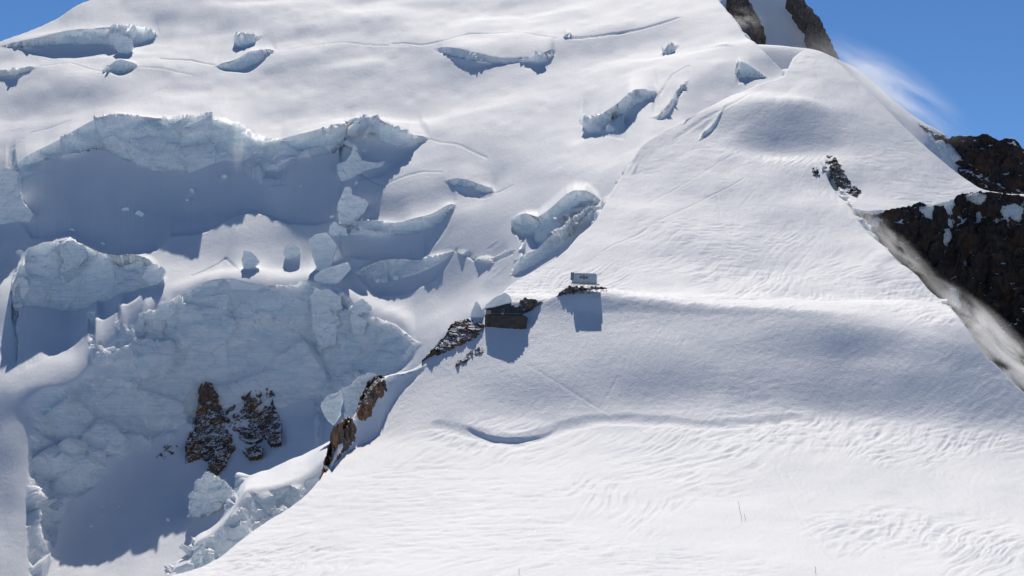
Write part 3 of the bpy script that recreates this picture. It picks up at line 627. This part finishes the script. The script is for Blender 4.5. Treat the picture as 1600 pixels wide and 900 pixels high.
# the two rock walls on the right
def rock_wall(name, label, u0, u1, top, d_top, bot, runout, seed, mat, disp, rows=170, du=1.6, size=(9., 9., 12.)):
    us = np.arange(u0, u1 + du, du); vt = poly(top, us) + 2.0 * noise1(us, 11, seed) + 1.2 * noise1(us, 4, seed + 3)
    dt = np.array([d_top(u) for u in us]); zt = (V0 - vt) / F * dt
    zb = (V0 - poly(bot, us)) / F * (dt - runout)
    t = np.linspace(0, 1, rows)[None, :]
    # crest, face and the plateau behind: a solid body
    y = dt[:, None] - runout * t ** 1.2; z = zt[:, None] + (zb - zt)[:, None] * t
    x = (us[:, None] - 800) / F * dt[:, None] * np.ones_like(t)
    Pn = np.stack([x, y, z], -1).reshape(-1, 3)
    nrm = np.array((0, -.9, .42))
    h = facets(Pn, size, seed + 5, .9) * 1.0 + .4 * facets(Pn, [q * .4 for q in size], seed + 6, .9) + .16 * facets(Pn, [q * .17 for q in size], seed + 7, .9)
    h += .9 * (1 - 2 * np.abs(fbm(Pn[:, 0] / 16, Pn[:, 1] / 16, Pn[:, 2] / 60, 3, seed + 8)))        # gullies
    Pn = Pn + nrm * (disp * h * np.clip(t * 6 + .25, 0, 1).repeat(len(us), 0).reshape(-1))[:, None]
    n, m = len(us), rows
    back = Pn.reshape(n, m, 3)[:, 0] + np.array((0, 14, -8))
    low = Pn.reshape(n, m, 3)[:, -1] + np.array((0, 30, -5))
    G = np.concatenate([low[:, None], back[:, None], Pn.reshape(n, m, 3), low[:, None]], 1); m += 3
    loc = G[n // 2, m // 2].copy(); Vv = (G - loc).reshape(-1, 3)
    idx = np.arange(n * m).reshape(n, m)
    fa = np.stack([idx[:-1, :-1], idx[:-1, 1:], idx[1:, 1:], idx[1:, :-1]], -1).reshape(-1, 4)
    me = bpy.data.meshes.new(name); me.vertices.add(n * m); me.vertices.foreach_set('co', Vv.reshape(-1).astype(np.float32))
    me.loops.add(fa.size); me.loops.foreach_set('vertex_index', fa[:, ::-1].reshape(-1).astype(np.int32)); me.polygons.add(len(fa)); me.polygons.foreach_set('loop_start', np.arange(0, fa.size, 4, dtype=np.int32))
    me.update(calc_edges=True); me.materials.append(mat)
    o = bpy.data.objects.new(name, me); COL.objects.link(o); o.location = loc
    return tag(o, label, 'cliff')
_cu = sorted(cliff_d); _cd = [cliff_d[k][0] for k in _cu]
def cliff_at(u): return float(np.interp(u, _cu, _cd)) - 1.0
rock_wall('rock_cliff', 'big dark brown cliff below the ridge at the right edge', 1330, 1890,
    [(1330, 326), (1345, 336), (1370, 336), (1390, 330), (1420, 322), (1440, 318), (1470, 322), (1490, 310), (1505, 302), (1530, 299), (1560, 303), (1600, 304), (1720, 318)], cliff_at,
    [(1330, 760), (1720, 800)], 40, 71, M_CLIFF, 4.6, rows=230, du=1.9)
outcrop('rock_outcrop', 'small dark rock at the right foot of the silver hut', A, [[(931, 449), (940, 448), (950, 453), (949, 459), (935, 458)]], 0.8, .5, M_GREY, 16, size=(2, 2, 2), st=.6, edge=2.5)
outcrop('rock_outcrop', 'dark rock under the jagged skyline crag at the snow edge', G, [[(1456, 208), (1472, 210), (1482, 220), (1478, 226), (1464, 217)]], 1.0, .6, M_CLIFF, 17, st=.6, edge=2.5)
rock_wall('rock_crag', 'jagged dark crag on the skyline above the big cliff at right', 1476, 1850,
    [(1476, 222), (1484, 214), (1500, 211), (1520, 215), (1535, 210), (1548, 212), (1562, 220), (1580, 219), (1592, 226), (1600, 234), (1650, 262), (1720, 300)], lambda u: 1296.0 - .05 * (u - 1476),
    [(1476, 300), (1720, 420)], 30, 81, M_CLIFF, 2.6, rows=90)
outcrop('rock_outcrop', 'small dark rock on the snow skyline left of the jagged crag', G, [[(1435, 194), (1448, 199), (1457, 207), (1444, 206)]], 1.0, .6, M_CLIFF, 13, st=.6, edge=2.5)
outcrop('rock_outcrop', 'snow dusted dark rock at the upper left of the couloir', FS,
    [[(1138, -10), (1164, -10), (1178, 18), (1192, 44), (1194, 56), (1182, 56), (1196, 78), (1199, 88), (1190, 88), (1176, 66), (1160, 52), (1144, 36)]], 2.6, 1.4, M_GREY, 14, size=(6, 6, 9), thick=12, d_at=lambda u, v: 1412.0)
outcrop('rock_outcrop', 'dark rock edge on the skyline right of the couloir', FS,
    [[(1232, -8), (1250, -10), (1262, 8), (1280, 30), (1294, 58), (1309, 90), (1300, 92), (1288, 86), (1272, 70), (1264, 52), (1262, 38), (1248, 16)]], 2.2, 1.4, M_GREY, 15, size=(5, 5, 8), thick=12, d_at=lambda u, v: 1432.0)

# ------------------------------------------------------------------ seracs and ice blocks
def attr_ice(o, val=1.0):
    me = o.data; at = me.attributes.new('ice', 'FLOAT', 'POINT')
    nz = np.zeros(len(me.vertices) * 3, np.float32); me.vertices.foreach_get('normal', nz); nz = nz.reshape(-1, 3)[:, 2]
    at.data.foreach_set('value', (val * sstep(.75, .4, nz)).astype(np.float32))
def serac(label, face, d, depth, seed, up=.0, back=None, amp=.35, group=None, name='serac', sub=4, cat='ice block'):
    """a block of ice: its front face as seen, carried back 'depth' metres, broken edges"""
    f = [np.array(P(u, v, d)) for u, v in face]
    c = sum(f) / len(f); n = len(f); bk = []
    for k, p in enumerate(f):
        q = c + (p - c) * (.88 if back is None else back); bk.append(q + np.array((0, depth, depth * up)))
    bm = bmesh.new(); a = [bm.verts.new(p - c) for p in f]; b = [bm.verts.new(p - c) for p in bk]
    bm.faces.new(a); bm.faces.new(b[::-1])
    for k in range(n): bm.faces.new((a[k], b[k], b[(k + 1) % n], a[(k + 1) % n]))
    bmesh.ops.recalc_face_normals(bm, faces=bm.faces)
    bmesh.ops.bevel(bm, geom=list(bm.edges), offset=.18, segments=1, affect='EDGES')
    bmesh.ops.triangulate(bm, faces=bm.faces)
    for _ in range(sub):
        ln = [e for e in bm.edges if e.calc_length() > .75]
        if not ln: break
        bmesh.ops.subdivide_edges(bm, edges=ln, cuts=1)
        bmesh.ops.triangulate(bm, faces=bm.faces)
    bm.normal_update()
    X = np.array([v.co[:] for v in bm.verts]); Nn = np.array([v.normal[:] for v in bm.verts])
    h = amp * (.9 * facets(X + c, (4.6, 4.6, 3.8), seed + 3, .9) + .32 * facets(X + c, (2.0, 2.0, 1.7), seed, .8) + .18 * fbm(X[:, 0] / 1.6, X[:, 1] / 1.6, X[:, 2] / 1.2, 3, seed))
    X = X + Nn * h[:, None]
    for v, x in zip(bm.verts, X): v.co = x
    me = bpy.data.meshes.new(name); bm.to_mesh(me); bm.free(); me.materials.append(M_BLOCK)
    o = bpy.data.objects.new(name, me); COL.objects.link(o); o.location = c; attr_ice(o)
    return tag(o, label, cat, group)
def on(sheet, u, v, back=0.): 
    d = find(sheet, u, v); return d + back
serac('upright pale ice block casting a shadow on the bright shelf above the great wall', [(377, 404), (381, 392), (393, 393), (406, 409), (400, 415), (384, 424), (379, 416)], on(C, 384, 424, .5), 6, 1)
serac('round hollowed ice block right of the upright one on the bright shelf', [(442, 398), (446, 386), (456, 380), (466, 384), (469, 392), (462, 402), (449, 406)], on(C, 455, 405, .5), 5, 2)
serac('big tilted ice slab at the right end of the bright shelf', [(481, 375), (492, 366), (510, 363), (517, 370), (527, 384), (521, 402), (514, 424), (496, 424), (489, 402)], on(C, 500, 424, .5), 8, 3, amp=.25)
serac('small snow capped ice block beside the lens shaped ice wall', [(513, 364), (516, 352), (523, 345), (530, 352), (542, 357), (544, 368), (520, 368)], on(C, 528, 368, .5), 5, 4)
serac('slanting ice slab below the big tilted one', [(490, 430), (505, 420), (530, 413), (545, 408), (548, 420), (530, 440), (512, 452), (498, 456), (491, 444)], on(C, 500, 447, .5), 7, 5, amp=.3)
serac('lone snow topped serac on the upper left slope', [(178, 72), (186, 59), (196, 56), (206, 62), (208, 72), (200, 84), (184, 82)], on(C, 192, 84, .5), 7, 6)
serac('split ice block at the left end of the bright shelf', [(221, 434), (229, 420), (240, 424), (252, 416), (259, 422), (252, 438), (243, 448), (230, 444)], on(C, 240, 447, .5), 6, 7)
serac('tall ice tower standing left of the lens shaped wall', [(534, 304), (539, 292), (547, 291), (549, 304), (560, 308), (576, 316), (570, 330), (556, 344), (544, 352), (530, 348), (527, 322)], on(C, 545, 350, 1), 8, 8, amp=.6)
serac('pointed ice spire under the right end of the long ice wall', [(553, 224), (559, 238), (565, 250), (584, 254), (604, 250), (590, 266), (566, 282), (548, 288), (532, 282), (526, 258), (542, 250), (549, 238)], on(C, 556, 288, 4), 7, 9, amp=.6)
serac('broken serac lump in the shaded cirque at lower left', [(294, 806), (294, 784), (304, 764), (314, 748), (324, 741), (338, 745), (350, 752), (362, 768), (352, 784), (334, 800), (312, 808)], on(C, 320, 806, 0), 12, 10, amp=1.8)
serac('pale serac fin left of the brown rock rib', [(502, 634), (508, 622), (517, 614), (533, 611), (535, 626), (530, 650), (520, 664), (508, 652)], 760, 8, 11, amp=.5)
serac('snow capped ice step against the brown rock rib', [(532, 606), (546, 602), (560, 590), (574, 583), (586, 584), (574, 612), (562, 640), (548, 662), (538, 652), (536, 624)], 752, 8, 12, amp=.5)
serac('lumpy lit ice heap under the shaded floor at far left', [(62, 420), (74, 398), (92, 382), (112, 374), (132, 386), (138, 402), (120, 418), (92, 430), (70, 440)], on(C, 100, 432, .5), 9, 14, amp=1.0)
serac('leaning ice slab at the left edge beside the long ice wall', [(-8, 272), (10, 262), (26, 268), (28, 296), (36, 318), (52, 334), (46, 346), (10, 350), (-8, 352)], on(C, 20, 350, 0), 10, 15, amp=.5)
serac('snowy ice fin on the crest just left of the dark hut', [(733, 500), (737, 486), (743, 470), (748, 474), (753, 484), (758, 497), (748, 502)], on(A, 745, 500, 2), 5, 16, amp=.12, back=.6)
serac('wind carved snow block behind the dark hut roof', [(756, 488), (759, 476), (768, 469), (780, 461), (789, 457), (797, 463), (801, 474), (801, 492)], on(A, 790, 500, 16), 9, 17, amp=.25)
# ice debris lying in the shade
rng = random.Random(4)
def chunk_obj(u, v, r, label, group, seed):
    d = on(C, u, v); w = r * d / F
    face = [(u + r * math.cos(a) * rng.uniform(.7, 1.1), v - r * .75 * math.sin(a) * rng.uniform(.7, 1.1)) for a in [k * math.tau / 7 for k in range(7)]]
    serac(label, face, d, 1.6 * w, seed, amp=.15, group=group, name='ice_chunk', sub=2, cat='ice chunk')
for k, (u, v, r) in enumerate([(146, 314, 7), (196, 328, 8), (218, 334, 8), (144, 296, 5), (140, 348, 4), (152, 340, 4), (66, 366, 5), (160, 380, 4), (300, 297, 5), (292, 312, 3), (350, 275, 5), (112, 360, 5)]):
    chunk_obj(u, v, r, 'pale ice chunk lying on the shaded floor below the long upper ice wall', 'ice chunks below the upper wall', 40 + k)
for k, (u, v, r) in enumerate([(143, 823, 4), (149, 827, 3), (141, 814, 2.5), (158, 805, 2.5), (185, 791, 2), (262, 812, 3), (160, 792, 2), (174, 780, 2)]):
    chunk_obj(u, v, r, 'tiny ice chunk on the dark shaded snow of the lower cirque', 'ice chunks in the lower cirque', 70 + k)

# ------------------------------------------------------------------ the two huts
M_ALU = plain('weathered_aluminium', (.42, .47, .50), .42, .55, 1.4, .22, .2, (1, 1, .4))
M_ALU2 = plain('dull_grey_metal', (.20, .22, .24), .5, .4, 2, .2)
M_SIGN = plain('tan_board', (.30, .22, .15), .8, 0, 3, .3)
M_DARK = plain('dark_window', (.012, .014, .018), .15, 0, 2, .2)
M_WOOD = plain('tarred_wood', (.030, .042, .055), .8, 0, 1.2, .45, .4, (1, 1, .25))
M_PALE = plain('pale_wood', (.28, .25, .23), .8, 0, 1.5, .3)
M_STEEL = plain('galvanised_steel', (.40, .40, .40), .5, .5, 3, .15)
M_STONE = plain('stacked_stone', (.085, .075, .068), .9, 0, .8, .55, .6)
M_CAP = plain('roof_snow', (.87, .88, .90), .8, 0, 1.2, .03, .3)
M_ROOF = plain('dark_roof_sheet', (.05, .055, .06), .5, .2, 2, .3)
def solid(name, parent, mat, boxes, bevel=.03, jitter=0, seed=0):
    """boxes of (x0, x1, y0, y1, z0, z1) joined into one part"""
    bm = bmesh.new(); rg = random.Random(seed)
    for x0, x1, y0, y1, z0, z1 in boxes:
        vs = [bm.verts.new((x + rg.uniform(-jitter, jitter), y + rg.uniform(-jitter, jitter), z + rg.uniform(-jitter, jitter))) for z in (z0, z1) for x, y in ((x0, y0), (x1, y0), (x1, y1), (x0, y1))]
        for f in ((3, 2, 1, 0), (4, 5, 6, 7), (0, 1, 5, 4), (1, 2, 6, 5), (2, 3, 7, 6), (3, 0, 4, 7)): bm.faces.new([vs[k] for k in f])
    if bevel: bmesh.ops.bevel(bm, geom=list(bm.edges), offset=bevel, segments=1, affect='EDGES')
    me = bpy.data.meshes.new(name); bm.to_mesh(me); bm.free(); me.materials.append(mat)
    o = bpy.data.objects.new(name, me); COL.objects.link(o); o.parent = parent; return o
def prism(name, parent, mat, pts, y0, y1, bevel=.03):
    """outline (x, z) carried from y0 to y1"""
    bm = bmesh.new(); a = [bm.verts.new((x, y0, z)) for x, z in pts]; b = [bm.verts.new((x, y1, z)) for x, z in pts]
    bm.faces.new(a); bm.faces.new(b[::-1]); n = len(pts)
    for k in range(n): bm.faces.new((a[k], b[k], b[(k + 1) % n], a[(k + 1) % n]))
    bmesh.ops.recalc_face_normals(bm, faces=bm.faces)
    if bevel: bmesh.ops.bevel(bm, geom=list(bm.edges), offset=bevel, segments=1, affect='EDGES')
    me = bpy.data.meshes.new(name); bm.to_mesh(me); bm.free(); me.materials.append(mat)
    o = bpy.data.objects.new(name, me); COL.objects.link(o); o.parent = parent; return o

dU = on(A, 912, 459)
hut = empty('mountain_hut', P(912, 448, dU), math.radians(-7)); hut.rotation_euler[1] = math.radians(2.6)
tag(hut, 'silver metal box hut raised on a deck on the crest', 'hut')
body = solid('body', hut, M_ALU, [(-4.35, 4.35, .05, 4.3, 1.25, 4.3)], .12)
for k in range(6):                                   # metal sheets of the front, each a panel
    x0 = -4.33 + k * 1.445; p = solid('wall_panel', hut, M_ALU, [(x0 + .03, x0 + 1.415, -.06, .1, 1.3, 4.22)], .05)
prism('chamfer', hut, M_ALU, [(-4.35, 4.25), (4.35, 4.25), (4.2, 4.55), (-4.2, 4.55)], -.02, 4.4, .04)
solid('snow_cap', hut, M_CAP, [(-3.4, 4.25, .1, 4.3, 4.52, 4.86)], .14, .06, 3)
solid('porch', hut, M_ALU2, [(-4.85, -3.7, -.15, 1.8, 2.2, 5.0)], .06)
solid('sign_board', hut, M_SIGN, [(-.72, .5, -.14, -.02, 2.75, 4.0)], .25)
for x in (-1.22, .98):
    w = solid('window', hut, M_ALU2, [(x - .34, x + .34, -.12, 0, 2.95, 3.7)], .03); solid('pane', w, M_DARK, [(x - .26, x + .26, -.16, -.1, 3.03, 3.62)], .01)
for z in (2.05, 2.45): solid('light_band', hut, M_STEEL, [(-.9 if z > 2.2 else -1.6, 2.4, -.1, -.03, z, z + .09)], 0)
deck = solid('deck', hut, M_STEEL, [(-4.6, 5.5, -1.3, 4.6, 1.0, 1.15)], .02)
for x in (-4.3, -3.3, -2.75, -2.2, -.2, 1.6, 2.6, 3.15, 3.7, 5.2): solid('post', hut, M_STEEL, [(x - .06, x + .06, -1.2, -1.08, -1.2, 1.02)], 0)
for x in (-4.2, -1.5, 1.5, 4.2): solid('post', hut, M_STEEL, [(x - .08, x + .08, 3.8, 3.96, -2.5, 1.02)], 0)

dL = on(A, 790, 513)
obs = empty('stone_hut', P(790, 512, dL), math.radians(-4)); obs.rotation_euler[1] = math.radians(1.2)
tag(obs, 'dark gabled wooden hut on a thick stone base at the rocky crest', 'hut')
core = prism('stone_base', obs, M_STONE, [(-7.1, -1.2), (7.1, -1.2), (7.25, 3.9), (5.6, 4.3), (-7.2, 4.5)], .35, 9)
rg = random.Random(9); st_ = []
z = -1.0
while z < 4.2:
    hgt = rg.uniform(.32, .6); x = -7.35
    while x < 7.2:
        w = rg.uniform(.45, 1.2); top = 4.55 - max(0, (x - 5.2)) * .3
        if z + hgt < top + .2: st_.append((x, min(x + w, 7.35) - .03, rg.uniform(-.12, .12), .5, z, z + hgt - .03))
        x += w
    z += hgt
stones = solid('stone_facing', obs, M_STONE, st_, .05, .05, 5); stones['kind'] = 'stuff'
gable = prism('gable_wall', obs, M_WOOD, [(-7.0, 4.45), (5.3, 4.35), (5.3, 5.6), (.7, 8.3), (-4.6, 6.75), (-7.0, 6.4)], 1.0, 8.6)
bd = []
x = -6.95
while x < 5.2:
    w = .42; top = np.interp(x + w / 2, [-7, -4.6, .7, 5.3], [6.4, 6.75, 8.3, 5.6]) - .12
    bd.append((x, x + w - .04, .9, 1.05, 4.5, float(top))); x += w
boards = solid('board_cladding', obs, M_WOOD, bd, 0, .01); boards['kind'] = 'stuff'
prism('roof', obs, M_ROOF, [(-7.35, 6.42), (-4.6, 6.78), (.7, 8.34), (5.7, 5.42), (5.7, 5.62), (.7, 8.56), (-4.6, 7.0), (-7.35, 6.64)], .55, 9.0, .02)
prism('roof_snow', obs, M_CAP, [(-6.6, 6.78), (-4.6, 7.04), (.35, 8.5), (.1, 8.75), (-2.5, 8.0), (-4.7, 7.35), (-6.3, 7.0)], .5, 9.2, .08)
for k in range(4):
    x = 1.0 + k * 1.05; zz = 8.42 - (x - .7) * .588
    solid('roof_panel', obs, M_ROOF, [(x, x + .8, .5, 2.4, zz - .1, zz + .28)], .03)
for x in (-1.2, .85):
    w = solid('window', obs, M_PALE if x < 0 else M_WOOD, [(x - .5, x + .5, .8, .95, 5.55, 6.5)], .03); solid('pane', w, M_DARK, [(x - .4, x + .4, .74, .82, 5.63, 6.42)], .01)
solid('door', obs, M_PALE, [(-6.85, -5.3, .78, .92, 4.6, 6.05)], .03)
solid('crate', obs, M_PALE, [(-1.7, -.7, .1, .8, 4.55, 5.3)], .04)
solid('balcony_rail', obs, M_PALE, [(-7.1, 5.3, -.05, .05, 4.86, 4.96)], .01)
solid('chimney', obs, M_ROOF, [(1.0, 1.35, 3, 3.35, 8.0, 9.1)], .03)

# marker poles standing in the foreground snow
def pole(label, pts, seed):
    d = on(A, *pts[0]); c = np.array(P(*pts[0], d)); V, Fc = [], []
    line = [np.array(P(u, v, d)) - c for u, v in pts]; line[0][2] -= .8
    for k, p in enumerate(line):
        for j in range(6): V.append(p + np.array((.045 * math.cos(j * math.tau / 6), .045 * math.sin(j * math.tau / 6), 0)))
    for k in range(len(line) - 1):
        for j in range(6): a_, b_ = k * 6 + j, k * 6 + (j + 1) % 6; Fc.append((a_, b_, b_ + 6, a_ + 6))
    Fc.append(tuple(range(6 * len(line) - 6, 6 * len(line))))
    o = mesh_obj('marker_pole', V, Fc, M_WOOD); o.location = c; return tag(o, label, 'pole', 'marker poles in the snow')
pole('tall bent marker pole in the foreground snow, highest of the four', [(1160, 809), (1156, 797), (1154, 783)], 1)
pole('short marker pole leaning beside the tall bent one', [(1166, 813), (1163, 803)], 2)
pole('thin marker pole at the bottom edge left of the middle', [(811, 899), (811, 888)], 3)
pole('thin marker pole at the bottom edge right of the middle', [(1274, 896), (1274, 885)], 4)

# ------------------------------------------------------------------ wind-blown snow
def spindrift(label, c, d, r, tilt, dens, seed, nscale=(.05, .05, .12), thr=(.42, .75), rz=0.):
    """a cloud of drifting snow: r = half sizes in metres, tilt = its lean in the picture plane"""
    bm = bmesh.new(); bmesh.ops.create_icosphere(bm, subdivisions=3, radius=1)
    me = bpy.data.meshes.new('spindrift'); bm.to_mesh(me); bm.free()
    o = bpy.data.objects.new('spindrift', me); COL.objects.link(o); o.location = P(c[0], c[1], d)
    o.rotation_euler = (0, tilt, rz); o.scale = r
    m = bpy.data.materials.new('blown_snow'); m.use_nodes = True; nt = m.node_tree; nt.nodes.clear()
    out = nt.nodes.new('ShaderNodeOutputMaterial'); pv = nt.nodes.new('ShaderNodeVolumePrincipled')
    pv.inputs['Color'].default_value = (.97, .975, .98, 1); pv.inputs['Anisotropy'].default_value = .55
    tc = nt.nodes.new('ShaderNodeTexCoord'); ln = nt.nodes.new('ShaderNodeVectorMath'); ln.operation = 'LENGTH'; nt.links.new(tc.outputs['Object'], ln.inputs[0])
    fall = ramp(nt, ln.outputs['Value'], .15, 1.0, (1, 1, 1, 1), (0, 0, 0, 1))
    mp = N(nt, 'ShaderNodeMapping'); mp.inputs['Scale'].default_value = (r[0] * nscale[0], r[1] * nscale[1], r[2] * nscale[2]); mp.inputs['Location'].default_value = (seed * 3.7, seed, 0)
    nt.links.new(tc.outputs['Object'], mp.inputs[0])
    nz = N(nt, 'ShaderNodeTexNoise'); nz.inputs['Scale'].default_value = 1.0; nz.inputs['Detail'].default_value = 4; nz.inputs['Roughness'].default_value = .6; nz.inputs['Distortion'].default_value = .6
    nt.links.new(mp.outputs[0], nz.inputs['Vector'])
    dn = math2(nt, 'MULTIPLY', math2(nt, 'MULTIPLY', ramp(nt, nz.outputs['Fac'], *thr), math2(nt, 'MULTIPLY', fall, fall)), dens)
    nt.links.new(dn, pv.inputs['Density']); nt.links.new(pv.outputs[0], out.inputs['Volume'])
    me.materials.append(m); tag(o, label, 'snow cloud', kind='stuff'); return o
spindrift('white snow plume blowing off the skyline ridge into the blue sky', (1378, 138), 1222, (62, 18, 21), math.radians(30), .16, 1, (.03, .05, .16), thr=(.32, .9))
spindrift('snow mist drifting between the white ridge and the top of the big cliff', (1396, 384), 893, (36, 9, 7), math.radians(44), .30, 2, (.07, .10, .25), thr=(.42, .85))
spindrift('snow mist swirling at the foot of the big cliff', (1562, 545), 775, (40, 14, 9), math.radians(44), .85, 3, (.07, .09, .24), thr=(.42, .8))
spindrift('thin snow wisp falling over the long upper ice wall', (374, 225), 1120, (6, 6, 24), math.radians(4), .09, 4, (.16, .16, .05))
spindrift('snow haze blowing across the rock left of the couloir', (1165, 32), 1385, (16, 9, 10), math.radians(10), .12, 5, thr=(.36, .8))
# more broken ice in the icefall
serac('wedge of ice at the right end of the great wall under the bright tongue', [(546, 500), (552, 474), (566, 466), (580, 478), (578, 500), (566, 522), (552, 520)], on(C, 560, 520, -2), 8, 24, amp=.7)
serac('ice pillar standing out of the middle of the great wall', [(484, 462), (492, 452), (514, 452), (532, 462), (536, 500), (524, 540), (500, 545), (488, 510)], on(C, 510, 543, -3), 9, 25, amp=.7)
serac('crumbled ice lump above the lower left ramp edge', [(18, 452), (24, 440), (32, 430), (42, 436), (46, 452), (36, 466), (24, 468)], on(C, 32, 468, 0), 6, 26, amp=.6)

# rubble: broken blocks along the rims and at the feet of the walls
def rubble(spots, label, group, seed0):
    for k, (u, v, r) in enumerate(spots):
        d = on(C, u, v); a0 = rng.uniform(0, 1); n = rng.choice((5, 5, 6))
        face = [(u + r * math.cos(a) * rng.uniform(.6, 1.2), v - r * .35 - r * .8 * math.sin(a) * rng.uniform(.6, 1.2)) for a in [(q + a0) * math.tau / n for q in range(n)]]
        serac(label, face, d, 1.5 * r * d / F, seed0 + k, amp=.35, group=group, sub=3, back=.8)
rubble([(296, 462, 7), (312, 452, 6), (345, 444, 7), (418, 450, 5), (440, 452, 7), (468, 450, 6), (222, 496, 7), (206, 512, 6), (252, 480, 8), (590, 502, 6), (612, 512, 6), (572, 492, 8), (170, 548, 6), (534, 462, 7)],
       'broken ice block on the rim of the great lower ice wall', 'blocks on the rim of the great wall', 120)
rubble([(520, 300, 8), (506, 312, 7), (532, 330, 8), (520, 342, 7), (490, 300, 6), (560, 292, 8), (580, 286, 7), (552, 362, 6), (470, 296, 6), (512, 280, 7), (540, 270, 8), (590, 440, 6), (618, 436, 6), (646, 428, 6), (672, 420, 6)],
       'angular ice block tumbled among the steps right of the long wall', 'blocks among the central steps', 180)
rubble([(60, 440, 9), (78, 452, 10), (52, 462, 8), (96, 440, 9), (70, 470, 8), (40, 478, 7), (110, 462, 8), (130, 445, 8), (38, 400, 7), (52, 408, 6), (30, 396, 6)],
       'shaded ice block in the broken heap at the far left', 'blocks of the far left heap', 210)
